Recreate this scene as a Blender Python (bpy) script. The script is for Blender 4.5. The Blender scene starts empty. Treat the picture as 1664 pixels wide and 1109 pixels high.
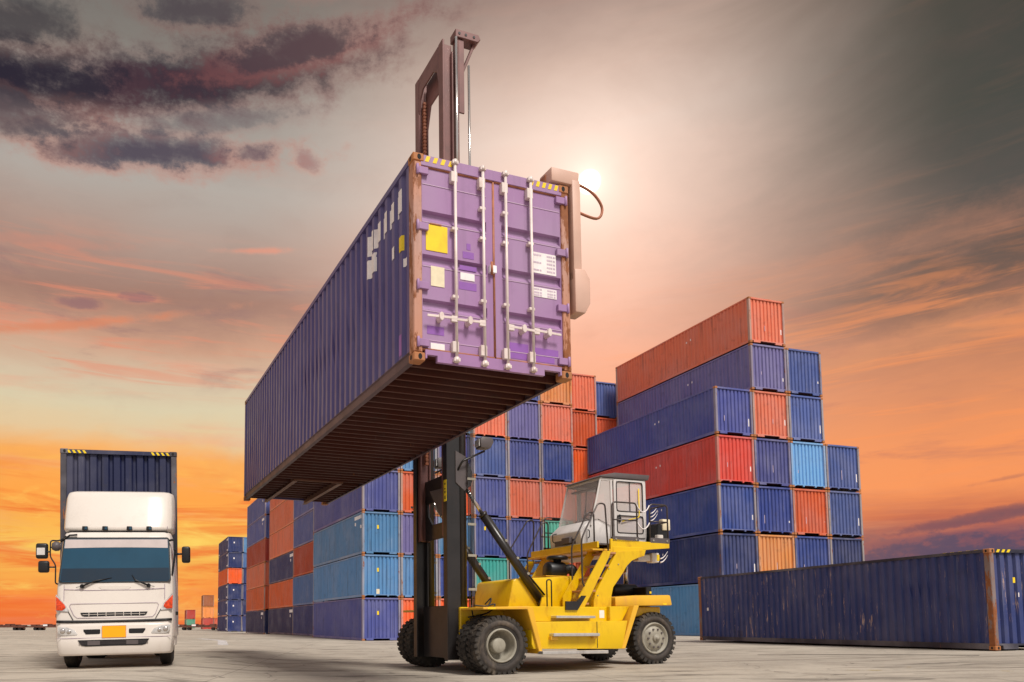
import bpy, bmesh, math, random
from mathutils import Vector, Matrix
random.seed(7)
C = bpy.data.collections.new('yard'); bpy.context.scene.collection.children.link(C)
S = bpy.context.scene
PI = math.pi
CAM_H = 1.02

# ------------------------------------------------------------------ mesh helpers
class MB:
    """collects simple shapes, builds ONE mesh object"""
    def __init__(s): s.v = []; s.f = []; s.sm = []
    def add(s, vs, fs, smooth=False):
        n = len(s.v); s.v += [tuple(v) for v in vs]
        for f in fs: s.f.append([i+n for i in f]); s.sm.append(smooth)
        return s
    def box(s, x0, x1, y0, y1, z0, z1):
        vs = [(x, y, z) for z in (z0, z1) for y in (y0, y1) for x in (x0, x1)]
        return s.add(vs, [(0,2,3,1),(4,5,7,6),(0,1,5,4),(2,6,7,3),(0,4,6,2),(1,3,7,5)])
    def beam(s, p0, p1, w, h, up=(0,0,1)):
        p0, p1 = Vector(p0), Vector(p1); d = (p1-p0).normalized(); up = Vector(up)
        if abs(d.dot(up)) > .98: up = Vector((0,1,0)) if abs(d.y) < .9 else Vector((1,0,0))
        a = d.cross(up).normalized()*(w/2); b = a.cross(d).normalized()*(h/2)
        vs = [p+q for p in (p0, p1) for q in (-a-b, a-b, a+b, -a+b)]
        return s.add(vs, [(0,1,2,3),(7,6,5,4),(0,4,5,1),(1,5,6,2),(2,6,7,3),(3,7,4,0)])
    def prism(s, poly, a, b, axis='y'):
        def P(u, w, t): return {'y': (u, t, w), 'x': (t, u, w), 'z': (u, w, t)}[axis]
        n = len(poly); vs = [P(u, w, a) for u, w in poly]+[P(u, w, b) for u, w in poly]
        return s.add(vs, [list(range(n))[::-1], list(range(n, 2*n))]+[(i, (i+1) % n, n+(i+1) % n, n+i) for i in range(n)])
    def tube(s, pts, r, seg=8, closed=False, smooth=True):
        pts = [Vector(p) for p in pts]; n = len(pts); rings = []
        nrm = None
        for i, p in enumerate(pts):
            if closed: t = (pts[(i+1) % n]-pts[i-1]).normalized()
            else: t = (pts[min(i+1, n-1)]-pts[max(i-1, 0)]).normalized()
            if nrm is None:
                nrm = t.cross(Vector((0,0,1)))
                if nrm.length < .05: nrm = t.cross(Vector((0,1,0)))
            nrm = (nrm-t*nrm.dot(t)).normalized(); bn = t.cross(nrm)
            rr = r[i] if isinstance(r, (list, tuple)) else r
            rings.append([p+(nrm*math.cos(2*PI*k/seg)+bn*math.sin(2*PI*k/seg))*rr for k in range(seg)])
        vs = [v for q in rings for v in q]; fs = []
        m = n if closed else n-1
        for i in range(m):
            j = (i+1) % n
            for k in range(seg): fs.append((i*seg+k, i*seg+(k+1) % seg, j*seg+(k+1) % seg, j*seg+k))
        s.add(vs, fs, smooth)
        if not closed:
            s.add(rings[0], [list(range(seg))[::-1]]); s.add(rings[-1], [list(range(seg))])
        return s
    def cyl(s, p0, p1, r, seg=20, smooth=True): return s.tube([p0, p1], r, seg, False, smooth)
    def lathe(s, prof, c, axis='y', seg=40, smooth=True, closed=False):
        # prof: (t along axis, radius)
        vs = []; fs = []; n = len(prof)
        for k in range(seg):
            a = 2*PI*k/seg
            for t, r in prof:
                u, w = r*math.cos(a), r*math.sin(a)
                q = {'y': (u, t, w), 'x': (t, u, w), 'z': (u, w, t)}[axis]
                vs.append((c[0]+q[0], c[1]+q[1], c[2]+q[2]))
        for k in range(seg):
            j = (k+1) % seg
            for i in range(n if closed else n-1):
                i2 = (i+1) % n
                fs.append((k*n+i, j*n+i, j*n+i2, k*n+i2))
        s.add(vs, fs, smooth)
        return s
    def mesh(s, name, bevel=0, seg=1, ang=35):
        me = bpy.data.meshes.new(name); bm = bmesh.new()
        vv = [bm.verts.new(v) for v in s.v]
        for f, sm in zip(s.f, s.sm):
            try: fc = bm.faces.new([vv[i] for i in f]); fc.smooth = sm
            except ValueError: pass
        bmesh.ops.remove_doubles(bm, verts=bm.verts, dist=1e-5)
        bmesh.ops.recalc_face_normals(bm, faces=bm.faces)
        if bevel:
            es = [e for e in bm.edges if len(e.link_faces) == 2 and e.calc_face_angle(0) > math.radians(ang)]
            bmesh.ops.bevel(bm, geom=es, offset=bevel, segments=seg, affect='EDGES', profile=.5, clamp_overlap=True)
            if seg > 1:
                for f in bm.faces: f.smooth = True
        bm.to_mesh(me); bm.free()
        if bevel and seg > 1:
            try: me.set_sharp_from_angle(angle=math.radians(40))
            except Exception: pass
        return me
    def build(s, name, mat, parent=None, bevel=0, seg=1, color=None, ang=35):
        me = s.mesh(name, bevel, seg, ang); me.materials.append(mat)
        return put(name, me, parent, color)

def put(name, me, parent=None, color=None, mat=None):
    o = bpy.data.objects.new(name, me); C.objects.link(o)
    if parent is not None: o.parent = parent
    if color: o.color = (*color, 1)
    return o
def empty(name, loc, rz=0, label=None, cat=None, group=None):
    o = bpy.data.objects.new(name, None); o.empty_display_size = .3; C.objects.link(o)
    o.location = loc; o.rotation_euler = (0, 0, rz)
    tag(o, label, cat, group); return o
def tag(o, label=None, cat=None, group=None, kind=None):
    if label: o['label'] = label
    if cat: o['category'] = cat
    if group: o['group'] = group
    if kind: o['kind'] = kind
    return o
def arc(cx, cy, r, a0, a1, n):
    return [(cx+r*math.cos(math.radians(a0+(a1-a0)*i/n)), cy+r*math.sin(math.radians(a0+(a1-a0)*i/n))) for i in range(n+1)]
def smooth_path(pts, n=6):
    pts = [Vector(p) for p in pts]; out = []
    for i in range(len(pts)-1):
        p0, p1, p2, p3 = pts[max(i-1, 0)], pts[i], pts[i+1], pts[min(i+2, len(pts)-1)]
        for k in range(n):
            t = k/n
            out.append(.5*((2*p1)+(p2-p0)*t+(2*p0-5*p1+4*p2-p3)*t*t+(3*p1-p0-3*p2+p3)*t**3))
    out.append(pts[-1]); return out
def rounded(pts, r=.08, n=4):
    """round the corners of an open polyline"""
    pts = [Vector(p) for p in pts]; out = [pts[0]]
    for i in range(1, len(pts)-1):
        a, b, c = pts[i-1], pts[i], pts[i+1]
        rr = min(r, (a-b).length*.45, (c-b).length*.45)
        p, q = b+(a-b).normalized()*rr, b+(c-b).normalized()*rr
        for k in range(n+1):
            t = k/n; out.append(p*(1-t)**2+b*2*t*(1-t)+q*t*t)
    out.append(pts[-1]); return out

# ------------------------------------------------------------------ materials
def srgb(*c):
    return tuple(((v/255)/12.92 if v/255 <= .04045 else ((v/255+.055)/1.055)**2.4) for v in c)
class NT:
    def __init__(s, tree): s.t = tree; s.n = tree.nodes; s.l = tree.links
    def new(s, ty, **k):
        n = s.n.new(ty)
        for a, b in k.items(): setattr(n, a, b)
        return n
    def set(s, sock, v):
        if isinstance(v, bpy.types.NodeSocket): s.l.new(v, sock)
        elif v is not None:
            if isinstance(v, tuple) and len(v) == 3 and sock.type == 'RGBA': v = (*v, 1)
            sock.default_value = v
    def m(s, op, a, b=None, c=None, clamp=False):
        n = s.new('ShaderNodeMath', operation=op, use_clamp=clamp)
        for i, v in enumerate((a, b, c)):
            if v is not None: s.set(n.inputs[i], v)
        return n.outputs[0]
    def mix(s, f, a, b, mode='MIX'):
        n = s.new('ShaderNodeMix', data_type='RGBA', blend_type=mode)
        s.set(n.inputs[0], f); s.set(n.inputs[6], a); s.set(n.inputs[7], b); return n.outputs[2]
    def ramp(s, f, stops, interp='LINEAR'):
        n = s.new('ShaderNodeValToRGB'); s.set(n.inputs[0], f); cr = n.color_ramp; cr.interpolation = interp
        while len(cr.elements) < len(stops): cr.elements.new(.5)
        for e, (p, c) in zip(cr.elements, stops):
            e.position = p; e.color = (*c, 1) if isinstance(c, tuple) else (c, c, c, 1)
        return n.outputs[0]
    def noise(s, vec, scale, detail=3, rough=.55, dist=0):
        n = s.new('ShaderNodeTexNoise'); s.set(n.inputs['Vector'], vec); n.inputs['Scale'].default_value = scale
        n.inputs['Detail'].default_value = detail; n.inputs['Roughness'].default_value = rough; n.inputs['Distortion'].default_value = dist
        return n.outputs[0]
    def smap(s, v, a, b, to0=0., to1=1.):
        n = s.new('ShaderNodeMapRange', interpolation_type='SMOOTHSTEP'); s.set(n.inputs[0], v)
        for i, q in zip((1, 2, 3, 4), (a, b, to0, to1)): s.set(n.inputs[i], q)
        return n.outputs[0]
    def scaled(s, vec, sx, sy, sz, off=None):
        n = s.new('ShaderNodeVectorMath', operation='MULTIPLY'); s.set(n.inputs[0], vec); n.inputs[1].default_value = (sx, sy, sz)
        if off is None: return n.outputs[0]
        a = s.new('ShaderNodeVectorMath', operation='ADD'); s.set(a.inputs[0], n.outputs[0]); s.set(a.inputs[1], off); return a.outputs[0]
def material(name):
    m = bpy.data.materials.new(name); m.use_nodes = True; nt = NT(m.node_tree)
    return m, nt, nt.n['Principled BSDF']
def objcoord(nt):
    tc = nt.new('ShaderNodeTexCoord'); oi = nt.new('ShaderNodeObjectInfo')
    r = nt.m('MULTIPLY', oi.outputs['Random'], 91.)
    a = nt.new('ShaderNodeVectorMath', operation='ADD'); nt.set(a.inputs[0], tc.outputs['Object'])
    cb = nt.new('ShaderNodeCombineXYZ'); nt.set(cb.inputs[0], r); nt.set(cb.inputs[1], r); nt.set(cb.inputs[2], r)
    nt.set(a.inputs[1], cb.outputs[0])
    return a.outputs[0], oi
RUST = srgb(118, 66, 38); RUST2 = srgb(160, 98, 55); GRIME = srgb(62, 58, 58)

def paint_mat(name, rust=.12, streak=.5, fade=.35, grime=.5, color=None, rough=.5, scratch=0., bump=0.):
    m, nt, b = material(name); v, oi = objcoord(nt)
    base = color if color else oi.outputs['Color']
    n1 = nt.noise(v, .55, 4)
    c = nt.mix(nt.m('MULTIPLY', nt.smap(n1, .35, .75), fade), base, nt.mix(.5, base, srgb(178, 172, 178)))
    vs = nt.scaled(v, 5.5, 5.5, .32)
    st = nt.smap(nt.noise(vs, 1.0, 4, .6), .5, .72)
    c = nt.mix(nt.m('MULTIPLY', st, streak*.55), c, nt.mix(.72, base, GRIME))
    st2 = nt.smap(nt.noise(nt.scaled(v, 9, 9, .55), 1.0, 4, .65, .4), .60, .70)
    c = nt.mix(nt.m('MULTIPLY', st2, streak*.35), c, nt.mix(.4, base, srgb(205, 200, 200)))
    n3 = nt.noise(v, 2.3, 5, .65)
    c = nt.mix(nt.m('MULTIPLY', nt.smap(n3, .54, .74), grime*.5), c, nt.mix(.75, base, GRIME))
    rs = nt.noise(nt.scaled(v, 3.2, 3.2, .8), 1.6, 7, .72)
    rmask = nt.smap(rs, .72-.2*rust, .76-.2*rust)
    c = nt.mix(nt.m('MULTIPLY', rmask, min(1, .35+rust)), c, nt.mix(nt.noise(v, 14, 3), RUST, RUST2))
    if scratch:
        sc = nt.noise(nt.scaled(v, 13, 13, .9), 1.0, 4, .75, .3)
        big = nt.smap(nt.noise(v, .7, 2), .42, .62)
        sm = nt.m('MULTIPLY', nt.smap(sc, .605, .645), nt.m('MULTIPLY', big, scratch))
        c = nt.mix(sm, c, nt.mix(nt.noise(v, 6, 2), RUST2, srgb(205, 190, 180)))
    nt.set(b.inputs['Base Color'], c)
    nt.set(b.inputs['Roughness'], nt.m('ADD', nt.m('MULTIPLY', n3, .25), rough-.1))
    b.inputs['Specular IOR Level'].default_value = .35
    bp = nt.new('ShaderNodeBump'); bp.inputs['Strength'].default_value = .12+bump; bp.inputs['Distance'].default_value = .02+.05*bump
    nt.set(bp.inputs['Height'], nt.noise(nt.scaled(v, 1.3, 1.3, .8), 1.5, 3)); nt.set(b.inputs['Normal'], bp.outputs[0])
    return m
def plain(name, col, rough=.5, metal=0., var=.18, scale=3., spec=.4, dirt=None, bump=0.):
    m, nt, b = material(name); v, oi = objcoord(nt)
    n = nt.noise(v, scale, 4, .6)
    c = nt.mix(nt.smap(n, .3, .75), tuple(x*(1+var) for x in col), tuple(x*(1-var) for x in col))
    if dirt:
        n2 = nt.noise(nt.scaled(v, 2.2, 2.2, 1.1), 1.4, 6, .68)
        c = nt.mix(nt.m('MULTIPLY', nt.smap(n2, .5, .75), dirt[1]), c, dirt[0])
    nt.set(b.inputs['Base Color'], c); nt.set(b.inputs['Roughness'], nt.m('ADD', nt.m('MULTIPLY', n, .2), rough-.1))
    b.inputs['Metallic'].default_value = metal; b.inputs['Specular IOR Level'].default_value = spec
    if bump:
        bp = nt.new('ShaderNodeBump'); bp.inputs['Strength'].default_value = bump; bp.inputs['Distance'].default_value = .01
        nt.set(bp.inputs['Height'], nt.noise(v, scale*6, 3)); nt.set(b.inputs['Normal'], bp.outputs[0])
    return m
M = {}
M['paint'] = paint_mat('container_paint', rust=.12, streak=.85, fade=.3, grime=.7)
M['paint_hang'] = paint_mat('hoisted_container_paint', rust=.10, streak=.42, fade=.22, rough=.36, bump=.25)
M['paint_worn'] = paint_mat('worn_container_paint', rust=.22, streak=.6, fade=.22, grime=.6, scratch=1.0, bump=.2)
M['door'] = paint_mat('door_paint', rust=.02, streak=.3, fade=.45, grime=.35, rough=.42)
M['post'] = paint_mat('post_paint', rust=.62, streak=.9, fade=.9, grime=.8)
M['rustpost'] = paint_mat('rusty_post_paint', rust=1.15, streak=.7, fade=.7, grime=.9)
M['casting'] = paint_mat('casting_rust', rust=.6, streak=.4, fade=.2, grime=1.0, color=srgb(172, 108, 58))
M['casting_dark'] = plain('casting_hole', (.012, .01, .01), .8)
M['under'] = paint_mat('underframe_paint', rust=.35, streak=.2, fade=.1, grime=.9, color=srgb(78, 34, 24), rough=.6)
M['under_edge'] = plain('underframe_edge', srgb(120, 82, 66), .55, dirt=(RUST, .6))
M['dark'] = plain('dark_gap', (.012, .012, .013), .7)
M['rail'] = paint_mat('rail_paint', rust=.3, streak=.4, fade=.6, grime=.8)
M['roof'] = paint_mat('roof_paint', rust=.3, streak=.1, fade=.7, grime=.8)
M['white_steel'] = plain('white_galvanised_steel', srgb(222, 206, 200), .42, .1, .1, 5, dirt=(srgb(150, 100, 72), .45))
M['gasket'] = plain('rusty_gasket', srgb(158, 98, 72), .6, 0, .25, 8, dirt=(srgb(190, 130, 90), .5))
M['white_mark'] = plain('white_marking', srgb(236, 228, 226), .5, 0, .06, 8, dirt=(srgb(190, 170, 185), .4))
M['cream'] = plain('cream_plate', srgb(226, 212, 180), .5, 0, .08, 8, dirt=(srgb(170, 140, 100), .4))
M['yellow_mark'] = plain('yellow_marking', srgb(240, 205, 30), .45, 0, .06, 6, dirt=(srgb(180, 150, 50), .3))
M['black_mark'] = plain('black_marking', srgb(40, 34, 36), .5)
M['print_grey'] = plain('pale_print', srgb(196, 176, 190), .5)
M['arm_flare_tint'] = plain('spreader_arm_flare_tint', srgb(206, 168, 150), .5, 0, .06, 2, dirt=(srgb(206, 150, 120), .4))  # whitish-pink wash of the lens flare put into the arm's colour
M['rail_dark'] = plain('bottom_rail_paint', srgb(88, 68, 76), .5, 0, .15, 2, dirt=(srgb(70, 48, 40), .6))
M['grey_mark'] = plain('grey_print', srgb(150, 130, 150), .5)
M['purple_patch'] = plain('touch_up_paint', srgb(142, 92, 168), .4, 0, .08, 4)
M['yellow'] = plain('machine_yellow', srgb(222, 180, 4), .34, 0, .06, 1.2, .5, dirt=(srgb(176, 116, 20), .6))
M['yellow_sky_tint'] = plain('machine_yellow_sky_tint', srgb(226, 172, 44), .4, 0, .08, 1.6, .5, dirt=(srgb(206, 134, 84), .6))  # yellow with the sky's pinkish-orange reflection mixed into base and mottling
M['black_steel'] = plain('black_mast_steel', srgb(34, 31, 31), .36, 0, .3, 2, .5, dirt=(srgb(70, 48, 40), .35))
M['mast_flare_tint'] = plain('inner_mast_flare_tint', srgb(116, 78, 74), .42, .1, .2, 2, .5, dirt=(srgb(112, 72, 62), .4))  # reddish tone is lens-flare wash painted into the mast colour
M['cyl_black'] = plain('cylinder_black', srgb(38, 33, 32), .32, 0, .2, 3, .5, dirt=(srgb(58, 48, 42), .35))
M['chrome'] = plain('chrome_rod', srgb(205, 198, 192), .18, .9, .04)
M['rubber'] = plain('tyre_rubber', srgb(52, 48, 45), .75, 0, .25, 5, .25, dirt=(srgb(112, 100, 86), .75), bump=.35)
M['rubber_face'] = plain('tyre_sidewall', srgb(66, 60, 56), .75, 0, .25, 5, .25, dirt=(srgb(120, 106, 92), .85), bump=.3)
M['rim'] = plain('rim_grey', srgb(150, 144, 130), .5, 0, .14, 5, .4, dirt=(srgb(96, 86, 72), .7))
M['alu'] = plain('aluminium_tread', srgb(200, 196, 192), .4, .6, .1, 9, .5, dirt=(srgb(120, 108, 100), .4))
M['tread'] = plain('step_tread', srgb(178, 128, 92), .55, .1, .12, 8, .4, dirt=(srgb(120, 84, 62), .6))
M['cab_grey'] = plain('cab_grey_paint', srgb(206, 200, 196), .35, 0, .06, 2, .5, dirt=(srgb(130, 118, 112), .35))
M['cab_dark'] = plain('cab_dark_trim', srgb(88, 80, 80), .45, 0, .1, 3)
M['rail_steel'] = plain('handrail_steel', srgb(78, 70, 68), .35, .5, .12, 4)
M['hose'] = plain('hose_rubber', srgb(30, 27, 27), .5)
M['orange_lens'] = plain('orange_lens', srgb(202, 60, 8), .2, 0, .45, 22, .6)
M['red_lens'] = plain('red_lens', srgb(190, 30, 20), .2, 0, .1, 10, .6)
M['clear_lens'] = plain('clear_lamp_lens', srgb(196, 192, 188), .1, .25, .25, 16, .8)
M['truck_white'] = plain('truck_white_paint', srgb(216, 206, 196), .26, 0, .03, .8, .5, dirt=(srgb(190, 172, 158), .22))
M['plastic'] = plain('black_plastic', srgb(26, 25, 27), .42, 0, .15, 4)
M['plate'] = plain('number_plate_orange', srgb(252, 170, 8), .45, 0, .03, 4)
M['bronze'] = plain('brown_loading', srgb(96, 58, 46), .7, 0, .3, 1.5)
def glass_mat(name, tint, alpha, rough=.03, refl=None):
    m, nt, b = material(name)
    b.inputs['Base Color'].default_value = (*tint, 1); b.inputs['Roughness'].default_value = rough
    b.inputs['Alpha'].default_value = alpha; b.inputs['Specular IOR Level'].default_value = .6
    return m
M['glass'] = glass_mat('cab_glass', srgb(236, 230, 228), .15)
M['pale_glass'] = glass_mat('sky_whitened_glass', srgb(240, 228, 222), .38)  # whitish body colour stands in for bright sky reflected in the panes
M['windscreen'] = plain('tinted_windscreen', srgb(22, 64, 86), .08, 0, .12, .9, .6)
M['dash_reflection'] = plain('dashboard_reflection_tint', srgb(20, 40, 56), .2, 0, .15, 1.5, .5)  # opaque dark tone painting the dashboard's reflection in the windscreen

# ------------------------------------------------------------------ ground
def sst(a, b, x):
    t = max(0, min(1, (x-a)/(b-a))); return t*t*(3-2*t)
def gz(x, y):
    """yard surface: a shallow drain valley under the handler, rising gently to both sides"""
    r = min(.345, .022*max(0, x-1.0))
    r *= 1-.9*sst(41, 50, y)*(1-sst(14.5, 17, x))
    l = (.12*sst(-2.0, -4.4, x)-.035*sst(-4.5, -6.5, x))*(1-sst(22, 40, y))
    return r+l-.28*sst(60, 115, y)
def lin(a, b, n): return [a+(b-a)*i/n for i in range(n+1)]
xs = [-400, -200, -120, -80, -55, -40]+lin(-30, 40, 140)+[48, 60, 80, 120, 200, 400]
ys = [-60, -30, -12, -4]+lin(0, 60, 80)+lin(64, 130, 22)+[160, 200, 300, 450, 700, 1200]
vs = [(x, y, gz(x, y)) for y in ys for x in xs]; nx = len(xs)
g = MB(); g.add(vs, [(j*nx+i, j*nx+i+1, (j+1)*nx+i+1, (j+1)*nx+i) for j in range(len(ys)-1) for i in range(nx-1)], True)
def ground_mat():
    m, nt, b = material('yard_concrete')
    tc = nt.new('ShaderNodeTexCoord'); v = tc.outputs['Object']
    big = nt.noise(v, .09, 4, .6, .5); mid = nt.noise(v, .8, 5, .65, .6); fine = nt.noise(v, 9, 5, .7); grit = nt.noise(v, 70, 2, .7)
    c = nt.mix(nt.smap(big, .3, .7), srgb(166, 156, 143), srgb(188, 178, 163))
    c = nt.mix(nt.m('MULTIPLY', nt.smap(mid, .42, .72), .55), c, srgb(132, 123, 112))
    # long tyre-worn streaks along the traffic direction
    st = nt.noise(nt.scaled(v, .12, 1.6, 1), 1.6, 5, .65, .3)
    c = nt.mix(nt.m('MULTIPLY', nt.smap(st, .5, .66), .65), c, srgb(108, 99, 90))
    st2 = nt.noise(nt.scaled(v, .2, 2.4, 1), 1.1, 4, .65, .2)
    c = nt.mix(nt.m('MULTIPLY', nt.smap(st2, .54, .7), .5), c, srgb(186, 176, 160))
    c = nt.mix(nt.m('MULTIPLY', nt.smap(fine, .5, .8), .4), c, srgb(96, 90, 84))
    c = nt.mix(nt.m('MULTIPLY', nt.smap(grit, .56, .72), .35), c, srgb(196, 186, 172))
    # oil and rubber stains
    oil = nt.noise(nt.scaled(v, .55, 1.3, 1), .8, 4, .6, .8)
    c = nt.mix(nt.m('MULTIPLY', nt.smap(oil, .57, .68), .6), c, srgb(72, 66, 60))
    # cracks
    vo = nt.new('ShaderNodeTexVoronoi', feature='DISTANCE_TO_EDGE'); 
    wv = nt.new('ShaderNodeVectorMath', operation='ADD'); nt.set(wv.inputs[0], v)
    nn = nt.new('ShaderNodeTexNoise'); nt.set(nn.inputs['Vector'], v); nn.inputs['Scale'].default_value = .9; nn.inputs['Detail'].default_value = 4
    nt.set(wv.inputs[1], nt.scaled(nn.outputs['Color'], 1.6, 1.6, 0)); nt.set(vo.inputs['Vector'], wv.outputs[0]); vo.inputs['Scale'].default_value = .23
    ck = nt.m('MULTIPLY', nt.m('LESS_THAN', vo.outputs['Distance'], .0045), nt.smap(mid, .45, .55))
    c = nt.mix(nt.m('MULTIPLY', ck, .4), c, srgb(58, 52, 48))
    # slab joints every 6 m
    sp = nt.new('ShaderNodeSeparateXYZ'); nt.set(sp.inputs[0], v)
    def joint(a, off, per):
        f = nt.m('FRACT', nt.m('DIVIDE', nt.m('ADD', a, off+600), per)); return nt.m('LESS_THAN', nt.m('ABSOLUTE', nt.m('SUBTRACT', f, .5)), .0022)
    jj = nt.m('MAXIMUM', joint(sp.outputs[0], 1.3, 7.), joint(sp.outputs[1], .6, 5.))
    c = nt.mix(nt.m('MULTIPLY', jj, .4), c, srgb(70, 64, 60))
    nt.set(b.inputs['Base Color'], c); nt.set(b.inputs['Roughness'], nt.m('ADD', nt.m('MULTIPLY', fine, .3), .62))
    b.inputs['Specular IOR Level'].default_value = .25
    bp = nt.new('ShaderNodeBump'); bp.inputs['Strength'].default_value = .35; bp.inputs['Distance'].default_value = .02
    nt.set(bp.inputs['Height'], nt.m('ADD', nt.m('ADD', fine, nt.m('MULTIPLY', mid, .8)), nt.m('MULTIPLY', grit, .3))); nt.set(b.inputs['Normal'], bp.outputs[0])
    return m
tag(g.build('ground', ground_mat()), kind='structure')

# worn painted lines on the concrete (sheets a few mm above it)
def strip(name, pts, w, mat, dz=.005):
    b = MB(); L = []
    P = [Vector((x, y, 0)) for x, y in pts]; Q = []
    for i in range(len(P)-1):
        n = max(1, int((P[i+1]-P[i]).length/.5))
        Q += [P[i].lerp(P[i+1], k/n) for k in range(n)]
    Q.append(P[-1])
    for i, p in enumerate(Q):
        t = (Q[min(i+1, len(Q)-1)]-Q[max(i-1, 0)]).normalized(); nn = Vector((-t.y, t.x, 0))*w/2
        for q in (p-nn, p+nn): L.append((q.x, q.y, gz(q.x, q.y)+dz))
    b.add(L, [(2*i, 2*i+1, 2*i+3, 2*i+2) for i in range(len(Q)-1)], True)
    o = b.build(name, mat); tag(o, kind='structure'); return o
def worn_mat(name, col, cover):
    m, nt, b = material(name); tc = nt.new('ShaderNodeTexCoord'); v = tc.outputs['Object']
    n = nt.noise(v, 2.2, 6, .7); nt.set(b.inputs['Base Color'], nt.mix(nt.noise(v, 12, 3), col, tuple(x*.7 for x in col)))
    nt.set(b.inputs['Alpha'], nt.m('MULTIPLY', nt.smap(n, .62-cover*.4, .7-cover*.3), .8)); b.inputs['Roughness'].default_value = .8
    return m
M['line_yellow'] = worn_mat('worn_yellow_line', srgb(206, 176, 84), .25)
M['line_white'] = worn_mat('worn_white_line', srgb(222, 216, 214), .7)
M['tar'] = worn_mat('tar_crack_filler', srgb(44, 38, 34), .9)
strip('painted_line', [(7.2, 15.6), (12.4, 13.4)], .13, M['line_yellow'])
strip('painted_line', [(8.6, 14.0), (12.6, 12.1)], .10, M['line_yellow'])
strip('painted_line', [(-11.6, 52), (-8.9, 46), (-6.9, 36)], .5, M['line_white'])
strip('tar_seam', [(10.2, 20.0), (11.6, 19.35), (13.0, 18.6), (14.1, 17.6)], .16, M['tar'])
strip('tar_seam', [(12.2, 15.8), (12.7, 15.4), (13.3, 15.3)], .05, M['tar'], .006)

# ------------------------------------------------------------------ containers
W, L40, L20, H = 2.438, 12.192, 6.058, 2.591
COL = {
 'navy': srgb(42, 56, 112), 'dark navy': srgb(34, 42, 88), 'navy blue': srgb(54, 72, 142), 'indigo': srgb(74, 80, 142), 'dusty purple': srgb(112, 104, 152),
 'slate blue': srgb(82, 98, 158), 'light blue': srgb(84, 136, 182), 'sky blue': srgb(112, 164, 216), 'steel blue': srgb(66, 104, 154), 'pale blue': srgb(140, 172, 204),
 'orange': srgb(226, 100, 52), 'salmon': srgb(224, 118, 88), 'bright orange': srgb(234, 96, 34), 'light orange': srgb(238, 152, 84), 'red': srgb(200, 72, 58), 'brick red': srgb(186, 66, 48),
 'teal': srgb(66, 168, 160), 'mint green': srgb(92, 182, 156), 'brown': srgb(176, 104, 62), 'green': srgb(96, 160, 130)}
_cache = {}
SIDE_P = (.10, .034, .11, .046)
def corr_profile(a, b, flat_o, slope, flat_i, depth):
    """list of (t, depth) along the wall"""
    per = flat_o+flat_i+2*slope; n = max(1, round((b-a)/per)); k = (b-a)/(n*per); out = [(a, 0)]; t = a
    for i in range(n):
        t += flat_o*k; out.append((t, 0)); t += slope*k; out.append((t, depth)); t += flat_i*k; out.append((t, depth)); t += slope*k; out.append((t, 0))
    return out
def side_mesh(L, Hc, sgn, key='side', z0=.165, z1=None, wob=0):
    if (k := (key, L, Hc, sgn, z0, wob)) in _cache: return _cache[k]
    x = sgn*(W/2-.012); b = MB(); pr = corr_profile(.17, L-.17, *SIDE_P); vs = []; fs = []
    zs = [z0+(Hc-.085-z0)*i/8 for i in range(9)] if wob else [z0, Hc-.085]
    rng = random.Random(3); dent = [rng.uniform(-1, 1) for _ in range(400)]
    for i, (t, d) in enumerate(pr):
        for j, z in enumerate(zs):
            e = wob*(dent[(i//2*7+j*13) % 400])*math.sin(PI*j/8) if wob else 0
            if wob and 20 < i < 90: e += wob*1.5*math.exp(-((z-1.6+(i-20)*.003)/.08)**2)*(1 if (i//2) % 2 else -.4)
            vs.append((x-sgn*(d+abs(e)*.5), t-L/2+e*.8, z))
    m = len(zs)
    for i in range(len(pr)-1):
        for j in range(m-1): fs.append((i*m+j, (i+1)*m+j, (i+1)*m+j+1, i*m+j+1))
    b.add(vs, fs); me = b.mesh('side_panel'); _cache[k] = me; return me
def end_mesh(L, Hc, far):
    if (k := ('end', L, Hc, far)) in _cache: return _cache[k]
    b = MB(); pr = corr_profile(-W/2+.12, W/2-.12, .125, .036, .05, .06); pr = [(t, d) for t, d in pr]; vs = []; fs = []
    y = (L/2-.05) if far else (-L/2+.05); s = -1 if far else 1
    for t, d in pr:
        for z in (.165, Hc-.10): vs.append((t, y+s*d, z))
    for i in range(len(pr)-1): fs.append((2*i, 2*i+2, 2*i+3, 2*i+1))
    b.add(vs, fs); me = b.mesh('end_panel'); _cache[k] = me; return me
def roof_mesh(L, Hc):
    if (k := ('roof', L, Hc)) in _cache: return _cache[k]
    b = MB(); pr = corr_profile(.2, L-.2, .09, .02, .09, .02); vs = []; fs = []
    pr = [(.06, 0)]+pr+[(L-.06, 0)]
    for t, d in pr:
        for x in (-W/2+.03, W/2-.03): vs.append((x, t-L/2, Hc-.03-d))
    for i in range(len(pr)-1): fs.append((2*i, 2*i+1, 2*i+3, 2*i+2))
    b.add(vs, fs); me = b.mesh('roof_panel'); _cache[k] = me; return me
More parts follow.
